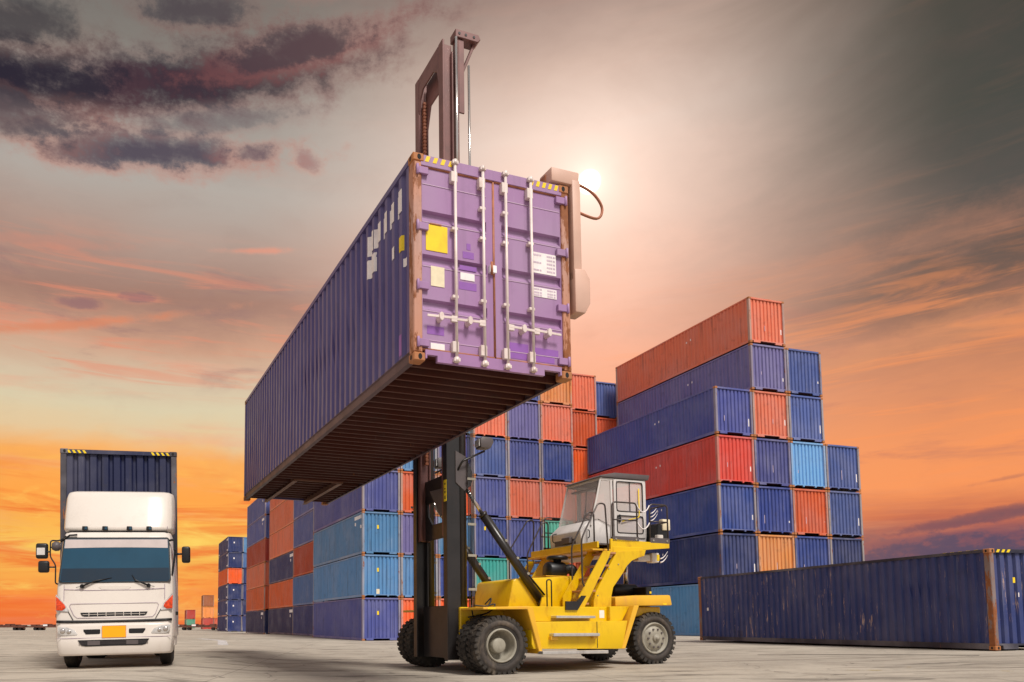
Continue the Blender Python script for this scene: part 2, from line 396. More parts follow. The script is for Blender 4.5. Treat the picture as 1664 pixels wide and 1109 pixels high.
def frame_mesh(L, Hc, variant):
    if (k := ('frame', L, Hc, variant)) in _cache: return _cache[k]
    b = MB(); w = W/2; l = L/2
    for s in (-1, 1):
        a, c = sorted((s*w, s*(w-.06)))
        b.box(a, c, -l+.16, l-.16, Hc-.09, Hc-.012)
        a, c = sorted((s*(w-.004), s*(w-.05)))
        b.box(a, c, -l+.16, l-.16, .022, .17)
        if s < 0 and variant == 2: b.box(-w-.012, -w+.02, -l+.18, l-.18, .15, .172)
    for s in (-1, 1):
        a, c = sorted((s*l, s*(l-.07)))
        b.box(-w+.1, w-.1, a, c, Hc-.105, Hc-.015)
        b.box(-w+.1, w-.1, a, c, .125, .172)
        if variant == 0:
            for q in (-1, 1):
                u, v = sorted((q*.98, q*.52)); b.box(u, v, a, c, .03, .125)
        elif variant == 1:
            for q in (-.42, .42): b.prism([(q-.07, .125), (q+.07, .125), (q+.03, .05), (q-.03, .05)], a, c)
            for q in (-1, 1): b.prism([(q*(w-.12), .125), (q*(w-.30), .125), (q*(w-.12), .03)], a, c)
        else:
            b.box(-w+.42, w-.42, a, c, .02, .125)
    me = b.mesh('rail_frame'); _cache[k] = me; return me
def post_mesh(L, Hc, sx, sy):
    if (k := ('post', L, Hc, sx, sy)) in _cache: return _cache[k]
    b = MB(); x0, x1 = sorted((sx*W/2, sx*(W/2-.125))); y0, y1 = sorted((sy*L/2, sy*(L/2-.165)))
    b.box(x0, x1, y0, y1, .118, Hc-.118); me = b.mesh('corner_post', .012); _cache[k] = me; return me
def cast_mesh(L, Hc, sx, sy, top):
    if (k := ('cast', L, Hc, sx, sy, top)) in _cache: return _cache[k]
    b = MB(); e = .006
    x0, x1 = sorted((sx*(W/2+e), sx*(W/2-.162))); y0, y1 = sorted((sy*(L/2+e), sy*(L/2-.178)))
    z0, z1 = (Hc-.118, Hc) if top else (0, .118)
    b.box(x0, x1, y0, y1, z0, z1); me = b.mesh('corner_casting', .014); _cache[k] = me; return me
def hole_mesh(L, Hc, sx, sy, top, side=0):
    if (k := ('hole', L, Hc, sx, sy, top, side)) in _cache: return _cache[k]
    b = MB(); zc = (Hc-.059) if top else .059; xc = sx*(W/2-.085); yo = sy*(L/2+.0075)
    def ob(rx, rz): return [(rx*math.cos(a), rz*math.sin(a)) for a in [2*PI*i/16 for i in range(16)]]
    if not side: b.prism([(xc+u, zc+v) for u, v in ob(.028, .04)], yo, yo-sy*.006)
    xo = sx*(W/2+.0075)
    if side: b.prism([(sy*(L/2-.09)+u, zc+v) for u, v in ob(.026, .036)], xo, xo-sx*.006, 'x')
    me = b.mesh('casting_hole'); _cache[k] = me; return me
def floor_mesh(L):
    if (k := ('floor', L)) in _cache: return _cache[k]
    b = MB(); b.box(-W/2+.05, W/2-.05, -L/2+.08, L/2-.08, .128, .158); me = b.mesh('floor'); _cache[k] = me; return me
def setmat(me, mat):
    if not me.materials: me.materials.append(mat)
    return me
for nm in (): pass
_mm = {}
def matmesh(me, mat):
    """the mesh carries the material; one copy per material"""
    k = (me.name, mat.name)
    if k not in _mm:
        if me.materials: me = me.copy(); me.materials.clear()
        me.materials.append(mat); _mm[k] = me
    return _mm[k]
def lerp3(a, b, t): return tuple(x*(1-t)+y*t for x, y in zip(a, b))
def container(fr, x, y, z, col, label, group=None, L=L40, Hc=H, variant=None, mat='paint', simple=False, posts='post', ends=(True, True), sides=(-1, 1), holes=False, wob=.007, castm='casting', pcol=None, rcol=None):
    """x,y: near-left corner in the frame of its stack"""
    w = fr.w(x+W/2, y+L/2, z)
    r = random.Random(label); variant = r.choice((0, 0, 1)) if variant is None else variant
    k = 1+r.uniform(-.2, .14); base = tuple(min(1, c*k*(1+r.uniform(-.05, .05))) for c in COL[col])
    root = empty('shipping_container', w, fr.a, label, 'shipping container', group)
    P = lambda n, me, m, c=base, par=root: put(n, matmesh(me, M[m]), par, c)
    for s in sides: P('side_panel', side_mesh(L, Hc, s, wob=wob), mat)
    if ends[0]: P('end_panel', end_mesh(L, Hc, False), mat)
    if ends[1]: P('end_panel', end_mesh(L, Hc, True), mat)
    P('roof_panel', roof_mesh(L, Hc), 'roof'); P('floor', floor_mesh(L), 'under')
    P('rail_frame', frame_mesh(L, Hc, variant), 'rail', rcol or base)
    pc = lerp3(base, srgb(165, 150, 135), r.choice((.15, .45, .7)))
    if pcol: pc = pcol
    for sy in (-1, 1):
        for sx in (-1, 1):
            P('corner_post', post_mesh(L, Hc, sx, sy), posts, pc)
            if simple: continue
            for t in (0, 1):
                cs = P('corner_casting', cast_mesh(L, Hc, sx, sy, t), castm, pc)
                if holes: [P('casting_hole', hole_mesh(L, Hc, sx, sy, t, q), 'casting_dark', par=cs) for q in (0, 1)]
    return root
class Fr:
    def __init__(s, ox, oy, oz, a):
        s.o = Vector((ox, oy, oz)); s.a = a; s.r = Vector((math.cos(a), math.sin(a), 0)); s.d = Vector((-math.sin(a), math.cos(a), 0))
    def w(s, x, y, z): return s.o+s.r*x+s.d*y+Vector((0, 0, z))
def sticker(root, name, mat, x0, x1, z0, z1, L, face='end', th=.004, off=.0):
    """a flat marking on the near end (outer ridge plane)"""
    b = MB()
    if face == 'end': b.box(x0, x1, -L/2+.05-th-off, -L/2+.05-.001, z0, z1)
    return b.build(name, M[mat], root)
def side_mark(root, name, mat, y0, y1, z0, z1, L, Hc=H, sgn=-1):
    """marking that follows the corrugation of the side wall; y from the near end"""
    pr = corr_profile(.17, L-.17, *SIDE_P); x = sgn*(W/2-.012+.005); b = MB(); vs = []; pts = []
    def dep(t):
        for (a, da), (c, dc) in zip(pr, pr[1:]):
            if a <= t <= c: return da+(dc-da)*(t-a)/(c-a)
        return 0
    for t in sorted({y0, y1} | {t for t, _ in pr if y0 < t < y1}): pts.append((t, dep(t)))
    for t, d in pts:
        for z in (z0, z1): vs.append((x-sgn*d, t-L/2, z))
    b.add(vs, [(2*i, 2*i+2, 2*i+3, 2*i+1) for i in range(len(pts)-1)]); return b.build(name, M[mat], root)

ORD = ['', 'ground-level', 'second-level', 'third-level', 'fourth-level', 'fifth-level', 'sixth-level', 'seventh-level']
# -- right-hand stack: four columns, stepped down towards the right
ZR = .345; PITCH = 2.642; RF = Fr(18.569, 39.739, 0, .2964); GAPR = W+.043
right = {0: ['light blue', 'navy', 'navy blue', 'red', 'indigo'],
         1: ['navy', 'light orange', 'navy blue', 'indigo', 'salmon', 'dusty purple', 'salmon'],
         2: ['navy', 'navy blue', 'orange', 'sky blue', 'slate blue', 'slate blue'],
         3: ['navy', 'navy', 'slate blue', 'slate blue']}
cname = ['left column', 'second column from the left', 'third column from the left', 'rightmost low column']
for c, tiers in right.items():
    for t, col in enumerate(tiers):
        hc = H; z = ZR+.25+PITCH*t
        if t == 0: hc = 2.85; z = ZR
        o = container(RF, c*GAPR, 0, z, col, f'{col} container at {ORD[t+1].replace("-level"," level")} of the {cname[c]}, right-hand stack', 'containers in the right-hand stepped stack', Hc=hc)
        rg_ = random.Random(c*31+t*7)
        if rg_.random() < .6: sticker(o, 'label', 'white_mark', .94, 1.0, .5+rg_.random()*.3, .72+rg_.random()*.4, L40)
        if rg_.random() < .5:
            q = rg_.uniform(-.8, .3); sticker(o, 'scuff', 'print_grey', q, q+.03, .55+rg_.random()*.4, .95+rg_.random()*.2, L40)
        if c == 0 or t >= 5: side_mark(o, 'marking', 'white_mark', 4.6, 4.72, 1.75, 1.87, L40, hc); side_mark(o, 'marking', 'white_mark', 5.0, 5.1, 1.73, 1.83, L40, hc)
# -- back block between the handler and the mast: eight columns of 40 ft boxes seen end-on
BP = 2.613; BF = Fr(-.395, 45.383, 0, .3194); GAPB = W+.0466
block = {0: ['indigo', 'light blue', 'light blue', 'indigo', 'dusty purple'],
         1: ['orange', 'light blue', 'dusty purple', 'orange', 'light blue'],
         2: ['orange', 'navy blue', 'light blue', 'orange', 'indigo', 'pale blue'],
         3: ['steel blue', 'teal', 'navy blue', 'indigo', 'slate blue', 'salmon'],
         4: ['navy blue', 'steel blue', 'indigo', 'salmon', 'indigo', 'dusty purple', 'slate blue'],
         5: ['navy', 'orange', 'mint green', 'salmon', 'navy blue', 'salmon', 'light orange'],
         6: ['navy', 'orange', 'navy blue', 'salmon', 'bright orange', 'orange', 'salmon'],
         7: ['navy', 'navy', 'navy', 'orange', 'navy blue', 'bright orange', 'slate blue']}
boff = {6: .8, 7: 1.8}
bn = ['left corner column', 'second column from its left', 'third column from its left', 'fourth column from its left', 'fifth column from its left', 'sixth column from its left', 'seventh column from its left', 'last right column']
for c, tiers in block.items():
    for t, col in enumerate(tiers):
        o = container(BF, c*GAPB, boff.get(c, 0), BP*t+.0, col, f'{col} container at {ORD[t+1].replace("-level"," level")} of back block, {bn[c]}', 'containers in the back block behind the handler')
        if c == 0 and t < 3:
            sticker(o, 'label', 'yellow_mark', -.28, -.16, 1.55, 1.78, L40)
        if c == 0 and t in (1,):
            sticker(o, 'label', 'cream', -.32, -.12, .2, .5, L40)
        if c == 0 and t == 2:
            for a in (.25, .55, .85, 1.15, 1.45): side_mark(o, 'marking', 'white_mark', a, a+.2, 2.2, 2.42, L40)
            side_mark(o, 'marking', 'white_mark', 1.4, 1.6, 1.85, 2.05, L40); side_mark(o, 'marking', 'white_mark', .35, .5, 1.6, 1.8, L40)
        if (c, t) in ((3, 4), (3, 2)): sticker(o, 'label', 'yellow_mark', -.5, -.38, 1.75, 1.98, L40)
        if (c, t) in ((2, 1), (2, 2), (1, 2)): sticker(o, 'label', 'white_mark', .3, .75, 2.0, 2.2, L40)
        if (c, t) == (1, 3):
            for q in range(3): sticker(o, 'stencil', 'black_mark', -.55+q*.22, -.40+q*.22, .3, .42, L40)
# -- three rows behind it, of which the left sides show
rows = [('second row back', (1.225, 12.45), ['navy', 'steel blue', 'brick red', 'slate blue', 'slate blue'], 2),
        ('third row back', (1.4, 25.0), ['dark navy', 'orange', 'navy', 'salmon', 'salmon', 'salmon'], 3),
        ('fourth row back', (1.153, 38.6), ['dark navy', 'orange', 'salmon', 'brick red', 'slate blue', 'slate blue'], 4)]
for nm, (x, y), tiers, k in rows:
    for t, col in enumerate(tiers):
        w = BF.w(x, y, 0); z = gz(w.x, w.y)
        o = container(BF, x, y, z+BP*t, col, f'{col} container at {ORD[t+1].replace("-level"," level")} on the left flank, {nm}', 'containers on the left flank of the back block')
        if col in ('navy', 'dark navy', 'slate blue', 'steel blue'):
            side_mark(o, 'marking', 'white_mark', .5, 1.9, 2.08, 2.36, L40); side_mark(o, 'marking', 'white_mark', 1.4, 1.75, 1.65, 1.9, L40)
# -- far left stack, two columns
FF = Fr(-23.15, 123.6, gz(-23, 123), .32)
far = {0: ['navy', 'navy', 'navy', 'bright orange', 'navy', 'navy'], 1: ['navy', 'dark navy', 'navy', 'navy', 'steel blue', 'light blue']}
for c, tiers in far.items():
    for t, col in enumerate(tiers):
        o = container(FF, c*GAPB, 0, 2.6*t, col, f'{col} container at {ORD[t+1].replace("-level"," level")} of the distant narrow stack, {"left" if c == 0 else "right"} column', 'containers in the distant narrow stack', simple=True)
        if c == 0 and t != 3:
            sticker(o, 'label', 'white_mark', -.3, -.1, 1.5, 1.75, L40); side_mark(o, 'marking', 'white_mark', .4, 1.6, 2.0, 2.3, L40); side_mark(o, 'marking', 'white_mark', .4, 1.4, .3, .55, L40)
            side_mark(o, 'marking', 'white_mark', 11.0, 11.8, .3, .55, L40)
# -- tiny groups on the horizon
def far_one(px, D, t, col, label, grp, L=L20, a=.28):
    X = (px-600)/1230*D; f = Fr(X, D, gz(X, D), a)
    container(f, 0, 0, 2.6*t, col, label, grp, L=L, simple=True)
for t, col in enumerate(('brick red', 'light orange', 'brown')):
    far_one(330.5, 172, t, col, f'{col} container, {("bottom","middle","top")[t]} of the small three-high pile on the horizon', 'small container pile on the horizon')
far_one(349, 173, 0, 'orange', 'lone orange container on the horizon right of the three-high pile', 'small container pile on the horizon')
for t, col in enumerate(('green', 'red')):
    far_one(304, 212, t, col, f'{col} container of the tiny two-high pair on the horizon', 'tiny two-high pair on the horizon', L40)
for i in range(6):
    X = -72+i*9.6; Y = 150+.6*i; zz = gz(X, Y)
    r = empty('flatbed_wagon', (X, Y, zz), .02, f'brown flatbed wagon low on the left horizon, {("leftmost","second from left","third from left","fourth from left","fifth from left","last before the truck")[i]}', 'wagon', 'flatbed wagons along the left horizon')
    b = MB(); b.box(-4.5, 4.5, -1.3, 1.3, .55, .8); b.build('deck', M['bronze'], r)
    b = MB()
    for q in range(7): b.box(-4.2+q*1.2, -3.2+q*1.2, -1.1, 1.1, .803, 1.02+.12*((q*5+i) % 3))
    b.build('load', M['bronze'], r)
    b = MB(); q = (i*2) % 6; b.box(-4.2+q*1.2+.1, -3.3+q*1.2, -1.35, -1.12, .82, 1.15); b.build('white_sheet', M['white_mark'], r)
    for q in (-3.4, -2.4, 2.4, 3.4):
        b = MB(); b.cyl((q, -1.1, .3), (q, 1.1, .3), .3, 14); b.build('wheel', M['black_steel'], r)

# -- weathered navy box standing alone on the right
CF = Fr(15.814, 19.21, .345, .1851)
COL['worn navy'] = srgb(46, 58, 112)
o = container(CF, 0, 0, 0, 'worn navy', 'weathered navy container with rust streaks standing alone on the ground at right', mat='paint_worn', posts='rustpost', variant=0, holes=True, wob=.012, pcol=srgb(104, 76, 62), rcol=srgb(34, 34, 52))
b = MB(); x = -W/2; L = L40
for i in range(5): b.prism([(x-.003, -L/2+.30+i*.22), (x+.16, -L/2+.30+i*.22+.12), (x+.16, -L/2+.30+i*.22+.22), (x-.003, -L/2+.30+i*.22+.10)], H-.011, H-.006, 'z')
for i in range(3): b.prism([(x+.2+i*.16, H-.095), (x+.28+i*.16, H-.095), (x+.33+i*.16, H-.02), (x+.25+i*.16, H-.02)], -L/2-.003, -L/2+.002)
b.build('caution_stripe', M['yellow_mark'], o)
sticker(o, 'label', 'yellow_mark', -.50, -.43, 1.72, 1.86, L40)
side_mark(o, 'patch', 'paint', 9.55, 9.85, .19, .42, L40).color = (*srgb(36, 42, 86), 1); side_mark(o, 'label', 'white_mark', 11.6, 11.72, 1.2, 1.32, L40)
sticker(o, 'marking', 'white_mark', -.36, -.33, 1.36, 1.47, L40)

# -- the hoisted container, doors towards the viewer
HF = Fr(.592, 9.688, 4.4716, .3456); HH = 2.873; L = L40
COL['hang'] = srgb(86, 76, 128)
w = HF.w(W/2, L/2, 0)
hang = empty('shipping_container', w, HF.a, 'indigo container hoisted in the air by the yellow handler, white-rodded doors facing the viewer', 'shipping container')
hb = COL['hang']; dcol_flare = srgb(160, 120, 164)  # doors paler mauve than the sides: flare wash put into their colour
for s in (-1, 1): put('side_panel', matmesh(side_mesh(L, HH, s, wob=.016), M['paint_hang']), hang, hb)
put('end_panel', matmesh(end_mesh(L, HH, True), M['paint_hang']), hang, hb)
put('roof_panel', matmesh(roof_mesh(L, HH), M['roof']), hang, hb)
for sy in (-1, 1):
    for sx in (-1, 1):
        put('corner_post', matmesh(post_mesh(L, HH, sx, sy), M['rustpost'] if sy < 0 else M['post']), hang, srgb(190, 130, 100) if sy < 0 else hb)
        for t in (0, 1):
            cs = put('corner_casting', matmesh(cast_mesh(L, HH, sx, sy, t), M['casting']), hang, hb)
            [put('casting_hole', matmesh(hole_mesh(L, HH, sx, sy, t, q), M['casting_dark']), cs) for q in (0, 1)]
w2 = W/2; yn = -L/2
for s in (-1, 1):
    b = MB(); a, c = sorted((s*w2, s*(w2-.06))); b.box(a, c, yn+.165, L/2-.165, HH-.09, HH-.012); b.build('top_rail', M['paint_hang'], hang, color=hb)
    b = MB()   # C-section bottom rail
    e = w2-.004
    prof = [(s*e, .17), (s*e, .165), (s*(e-.02), .15), (s*(e-.02), .03), (s*(e+.0), .022), (s*(e-.07), .014), (s*(e-.07), .026), (s*(e-.03), .034), (s*(e-.03), .17)]
    b.prism(prof, yn+.165, L/2-.165); b.build('bottom_rail', M['rail_dark'], hang)
b = MB(); b.box(-w2+.11, w2-.11, yn+.002, yn+.09, HH-.165, HH-.012); b.build('door_header', M['door'], hang, color=dcol_flare, bevel=.006)
b = MB(); b.box(-w2+.11, w2-.11, L/2-.07, L/2-.002, HH-.11, HH-.012); b.box(-w2+.11, w2-.11, L/2-.07, L/2-.002, .10, .17); b.build('rear_frame', M['paint_hang'], hang, color=hb)
# sill with two fork cut-outs
b = MB(); z0, z1 = .0, .165
b.prism([(-w2+.165, .05), (-w2+.165, z1), (w2-.165, z1), (w2-.165, .05), (w2-.19, .05), (w2-.19, .098), (w2-.45, .098), (w2-.45, .012), (-w2+.34, .012), (-w2+.34, .098), (-w2+.19, .098), (-w2+.19, .05)], yn+.004, yn+.06)
b.build('door_sill', M['door'], hang, color=dcol_flare)
b = MB()
for i in range(4): b.prism([(-w2+.17+i*.115, HH-.105), (-w2+.225+i*.115, HH-.105), (-w2+.255+i*.115, HH-.025), (-w2+.20+i*.115, HH-.025)], yn-.002, yn+.002)
for i in range(5): b.prism([(w2-.64+i*.1, HH-.105), (w2-.59+i*.1, HH-.105), (w2-.565+i*.1, HH-.025), (w2-.615+i*.1, HH-.025)], yn-.002, yn+.002)
b.build('caution_stripe', M['yellow_mark'], hang)
# doors
def door(s):
    x0, x1 = (-w2+.105, -.012) if s < 0 else (.012, w2-.105)
    z0, z1 = .185, HH-.175; yf = yn+.03; b = MB(); G = [(2.10, 1.955), (1.485, 1.34), (.87, .725)]
    bl, br = x0+.03+(0 if s < 0 else .06), x1-.03-(.06 if s < 0 else 0)
    bl, br = (x0+.035, x1-.115) if s < 0 else (x0+.115, x1-.035)
    if s < 0: bl, br = x0+.035, x1-.10
    prof = [(z1, yf)]
    for a, c in G: prof += [(a, yf), (a-.018, yf+.055), (a-.085, yf+.055), (c, yf)]
    prof += [(z0, yf)]
    vs = []
    for z, y in prof: vs += [(bl, y, z), (br, y, z)]
    b.add(vs, [(2*i, 2*i+1, 2*i+3, 2*i+2) for i in range(len(prof)-1)])
    for xx in (bl, br):
        for i in range(3):
            q = prof[1+4*i:5+4*i]; b.add([(xx, y, z) for z, y in q], [(0, 1, 2, 3)])
    for a, c in ((x0, bl), (br, x1)): b.add([(a, yf, z0), (c, yf, z0), (c, yf, z1), (a, yf, z1)], [(0, 1, 2, 3)])
    b.add([(x0, yf, z0), (x0, yf+.06, z0), (x0, yf+.06, z1), (x0, yf, z1)], [(0,1,2,3)]); b.add([(x1, yf, z0), (x1, yf+.06, z0), (x1, yf+.06, z1), (x1, yf, z1)], [(0,1,2,3)])
    d = b.build('door', M['door'], hang, color=dcol_flare)
    # pressed bead lines, a little proud
    b = MB()
    for z in (2.46, 1.93, 1.315, .70, .30): b.box(bl, br, yf-.006, yf-.001, z, z+.012)
    b.build('bead', M['door'], d, color=lerp3(dcol_flare, srgb(230, 205, 220), .35))
    b = MB(); g = .022
    for z in (z0-g*.6, z1+g*.6): b.cyl((x0, yf+.0, z), (x1, yf+.0, z), g, 8)
    xx = x1 if s < 0 else x0
    b.cyl((xx+(.011 if s < 0 else -.011), yf, z0), (xx+(.011 if s < 0 else -.011), yf, z1), g*.75, 8)
    xo = x0 if s < 0 else x1
    b.cyl((xo, yf+.01, z0), (xo, yf+.01, z1), g, 8)
    b.build('gasket', M['gasket'], d)
    rods = ((.605-w2, -1), (1.03-w2, -1)) if s < 0 else ((1.385-w2, 1), (1.79-w2, 1))
    for k, (xr, hd) in enumerate(rods):
        yr = yn-.035; b = MB(); b.cyl((xr, yr, .05), (xr, yr, HH-.04), .021, 12)
        b.build('lock_rod', M['white_steel'], d)
        for zt, sg in ((HH-.05, 1), (.06, -1)):
            b = MB(); b.box(xr-.045, xr+.045, yn-.055, yn+.003, zt-.022, zt+.022)
            b.cyl((xr, yr, zt-.035), (xr, yr, zt+.035), .033, 12); b.build('cam_keeper', M['white_steel'], d)
        for zc in (HH-.26, .235):
            b = MB(); b.box(xr-.065, xr+.03, yn-.05, yf-.001, zc-.075, zc+.075); b.build('rod_guide', M['white_steel'], d, bevel=.006)
        for zc in ((1.88, .93) if k == (0 if s < 0 else 1) else (2.25, 1.82, .93)):
            b = MB(); b.box(xr-.055, xr+.035, yn-.045, yf-.001, zc-.022, zc+.022); b.build('rod_guide', M['white_steel'], d, bevel=.006)
        b = MB(); zh = .60; b.beam((xr, yr-.03, zh+.02), (xr+hd*.44, yr-.03, zh+.005), .014, .035)
        b.box(min(xr, xr+hd*.09), max(xr, xr+hd*.09), yr-.035, yr+.01, zh-.035, zh+.05)
        xc = xr+hd*.24; b.prism([(xc+.035*math.cos(a), zh+.01+.06*math.sin(a)) for a in [2*PI*i/10 for i in range(10)]], yr-.06, yf-.001)
        b.build('handle', M['white_steel'], d, bevel=.004)
    for zc in (2.63, 1.85, 1.03, .25):
        b = MB(); xe = s*(w2-.055); a, c = sorted((xe, xe-s*.16)); b.box(a, c, yn-.02, yf-.001, zc-.05, zc+.05); b.cyl((xe, yn-.02, zc-.07), (xe, yn-.02, zc+.07), .022, 10)
        b.build('hinge', M['door'], d, color=dcol_flare, bevel=.006)
    def st(nm, mat, a, c, zb, zt, dy=.003):
        q = MB(); q.box(a-w2, c-w2, yf-dy-.004, yf-.0012, zb, zt); return q.build(nm, M[mat], d)
    if s < 0:
        st('placard', 'yellow_mark', .19, .51, 1.545, 1.91); st('placard_clip', 'gasket', .25, .42, 1.915, 1.93, .012)
        st('placard', 'cream', .26, .46, 1.06, 1.335); st('placard', 'white_mark', .70, .915, 1.215, 1.315)
        for a, c, zb, zt in ((.80, .86, 1.65, 1.74), (.74, .91, 1.525, 1.62), (.69, .95, 1.355, 1.42), (.68, .945, 1.08, 1.185), (.20, .45, .39, .505)): st('touch_up', 'purple_patch', a, c, zb, zt, -.0005)
        st('placard', 'white_mark', .25, .455, .185, .272)
    else:
        p = st('data_label', 'white_mark', 1.835, 2.225, 1.50, 1.805); q = st('data_label', 'white_mark', 1.835, 2.225, 1.155, 1.29)
        for par, zz in ((p, (1.765, 1.71, 1.655, 1.60, 1.545)), (q, (1.262, 1.215, 1.178))):
            g2 = MB()
            for i, z in enumerate(zz):
                if not (par is p and i in (1, 3)):
                    for (a, c) in ((1.85, 1.90), (1.905, 1.94), (1.95, 1.98)): g2.box(a-w2, c-w2, yf-.0095, yf-.0075, z-.012, z+.012)
                for (a, c) in ((2.07, 2.10), (2.105, 2.135), (2.14, 2.16), (2.175, 2.205)): g2.box(a-w2, c-w2, yf-.0095, yf-.0075, z-.012, z+.012)
            g2.build('print', M['print_grey'], d)
        for a, c, zb, zt in ((1.42, 1.745, .315, .435), (1.42, 1.745, .21, .295), (1.85, 2.235, .315, .41), (1.85, 2.17, .21, .295)): st('touch_up', 'purple_patch', a, c, zb, zt, -.0005)
        st('latch', 'door', 1.13, 1.235, 1.37, 1.47, .05); b = MB(); b.cyl((1.155-w2, yn-.03, 1.33), (1.155-w2, yn-.03, 1.51), .018, 10); b.build('latch_pin', M['gasket'], d)
door(-1); door(1)
# markings on the long side
for i, (y0, y1, z0, z1) in enumerate(((.44, .68, 2.27, 2.60), (.72, .97, 2.27, 2.56), (1.0, 1.24, 2.26, 2.58), (1.27, 1.55, 2.26, 2.56), (1.58, 1.84, 2.26, 2.58), (1.52, 1.86, 1.90, 2.2), (.72, .80, 1.72, 1.90), (.30, .43, 1.46, 1.58))):
    side_mark(hang, 'marking', 'white_mark', y0, y1, z0, z1, L, HH)
side_mark(hang, 'label', 'yellow_mark', .42, .53, 1.70, 1.92, L, HH); side_mark(hang, 'touch_up', 'purple_patch', .45, .66, .22, .52, L, HH)
# underside: floor and cross members, gooseneck tunnel at the far end
b = MB(); b.box(-w2+.05, w2-.05, yn+.07, L/2-.07, .15, .162); b.build('floor', M['under'], hang)
b = MB(); n = 30
for i in range(n):
    y = yn+.32+(8.65-.32)*i/(n-1)
    b.box(-w2+.045, w2-.045, y-.003, y+.003, .04, .149); b.box(-w2+.045, w2-.045, y-.003, y+.045, .034, .04)
for i in range(9):
    y = yn+9.15+i*.33
    for a, c in ((-w2+.045, -.62), (.56, w2-.045)): b.box(a, c, y-.003, y+.003, .04, .149); b.box(a, c, y-.003, y+.045, .034, .04)
    b.box(-.60, .54, y-.003, y+.003, .118, .149); b.box(-.60, .54, y-.003, y+.05, .112, .118)
b.build('cross_member', M['under'], hang)
for xx in (-.60, .54):
    b = MB(); b.box(xx-.02, xx+.02, yn+8.72, L/2-.02, -.006, .148); b.box(xx-.06, xx+.05, yn+8.72, L/2-.02, -.012, -.006); b.build('tunnel_beam', M['under_edge'], hang)
b = MB(); b.box(-.66, .60, yn+8.68, yn+8.72, .0, .148); b.build('tunnel_bolster', M['under_edge'], hang)

# ------------------------------------------------------------------ the container handler
LF = Fr(-.326, 15.837, 0, .3456)
lift = empty('container_handler', (-.326, 15.837, 0), LF.a, 'yellow mobile container handler with tall black mast and raised glass cab', 'container handler')
def wheel(nm, x, y, z, out, R=.59, w=.37, dish=True, steer=0):
    """out = -1: the outer face looks towards -y"""
    h = w/2; b = MB(); r0 = .325 if dish else .345
    prof = [(-h+.02, r0), (-h, r0+.03), (-h-.006, R*.78), (-h+.01, R*.90), (-h+.05, R*.965), (-h*.4, R*.975), (h*.4, R*.975), (h-.05, R*.965), (h-.01, R*.90), (h+.006, R*.78), (h, r0+.03), (h-.02, r0)]
    b.lathe(prof, (x, y, z), 'y', 56)
    n = 30
    for k in range(n):
        for sd in (-1, 1):
            a = 2*PI*(k+(.5 if sd > 0 else 0))/n; a2 = a+.06*sd; wd = .062
            vs = []
            for (yy, aa, rr) in ((sd*h*1.0, a, R*.86), (sd*h*.98, a, R*.995), (sd*.01, a+.05, R), (sd*.01, a+.05, R*.955)):
                for q in (-1, 1): vs.append((x+rr*math.cos(aa+q*wd), y+yy, z+rr*math.sin(aa+q*wd)))
            b.add(vs, [(0,1,3,2),(2,3,5,4),(4,5,7,6),(0,2,4,6),(1,7,5,3),(0,6,7,1)])
    wo = empty(nm, (0, 0, 0)); wo.parent = lift; del_keys = None
    b.build('tyre', M['rubber'], wo)
    b = MB(); o = out*h
    ring = lambda rr, t: (t, rr)
    b.lathe([(o-out*.012, R*.66), (o+out*.012, R*.67), (o+out*.012, R*.80), (o-out*.004, R*.83)], (x, y, z), 'y', 56)
    b.build('sidewall', M['rubber_face'], wo)
    b = MB()
    if dish:
        pr = [(o-out*.02, r0+.012), (o+out*.016, r0), (o+out*.016, r0-.022), (o-out*.03, r0-.035), (o-out*.26, r0-.05), (o-out*.30, .0)]
        b.lathe(pr, (x, y, z), 'y', 48); rm = b.build('rim', M['rim'], wo)
        b = MB(); b.lathe([(o-out*.29, .155), (o-out*.10, .148), (o-out*.085, .13), (o-out*.08, .05), (o-out*.075, 0)], (x, y, z), 'y', 36); hb_ = b.build('hub', M['rim'], wo)
        b = MB()
        for k in range(12):
            a = 2*PI*k/12; b.cyl((x+.2*math.cos(a), y+o-out*.30, z+.2*math.sin(a)), (x+.2*math.cos(a), y+o-out*.265, z+.2*math.sin(a)), .018, 6)
        b.build('wheel_nut', M['rim'], wo)
    else:
        pr = [(o-out*.02, r0+.012), (o+out*.014, r0), (o+out*.014, r0-.02), (o-out*.03, r0-.04), (o-out*.045, r0-.07), (o+out*.01, r0-.10), (o+out*.03, .13), (o+out*.032, .08)]
        b.lathe(pr, (x, y, z), 'y', 48); rm = b.build('rim', M['rim'], wo)
        b = MB(); b.lathe([(o+out*.02, .095), (o+out*.06, .09), (o+out*.075, .07), (o+out*.075, .045), (o+out*.11, .04), (o+out*.115, 0)], (x, y, z), 'y', 30); b.build('hub', M['rim'], wo)
        b = MB()
        for k in range(10):
            a = 2*PI*k/10; b.cyl((x+.205*math.cos(a), y+o, z+.205*math.sin(a)), (x+.205*math.cos(a), y+o+out*.045, z+.205*math.sin(a)), .02, 8)
        b.build('wheel_nut', M['cab_dark'], wo)
    return wo
for s in (-1, 1):
    wheel('front_wheel', 2.36, s*1.81, .595, s); wheel('front_wheel', 2.36, s*1.38, .595, s)
    wheel('rear_wheel', 6.76, s*.95, .695, s, w=.36, dish=False)
def LP(b, nm, mat, bevel=0, seg=1, par=None): return b.build(nm, M[mat], par or lift, bevel, seg)
b = MB(); b.cyl((2.36, -1.3, .6), (2.36, 1.3, .6), .2, 16); LP(b, 'front_axle', 'black_steel')
b = MB(); b.cyl((6.76, -.8, .7), (6.76, .8, .7), .12, 14); b.box(6.55, 6.97, -.35, .35, .55, 1.0); LP(b, 'rear_axle', 'black_steel', .02)
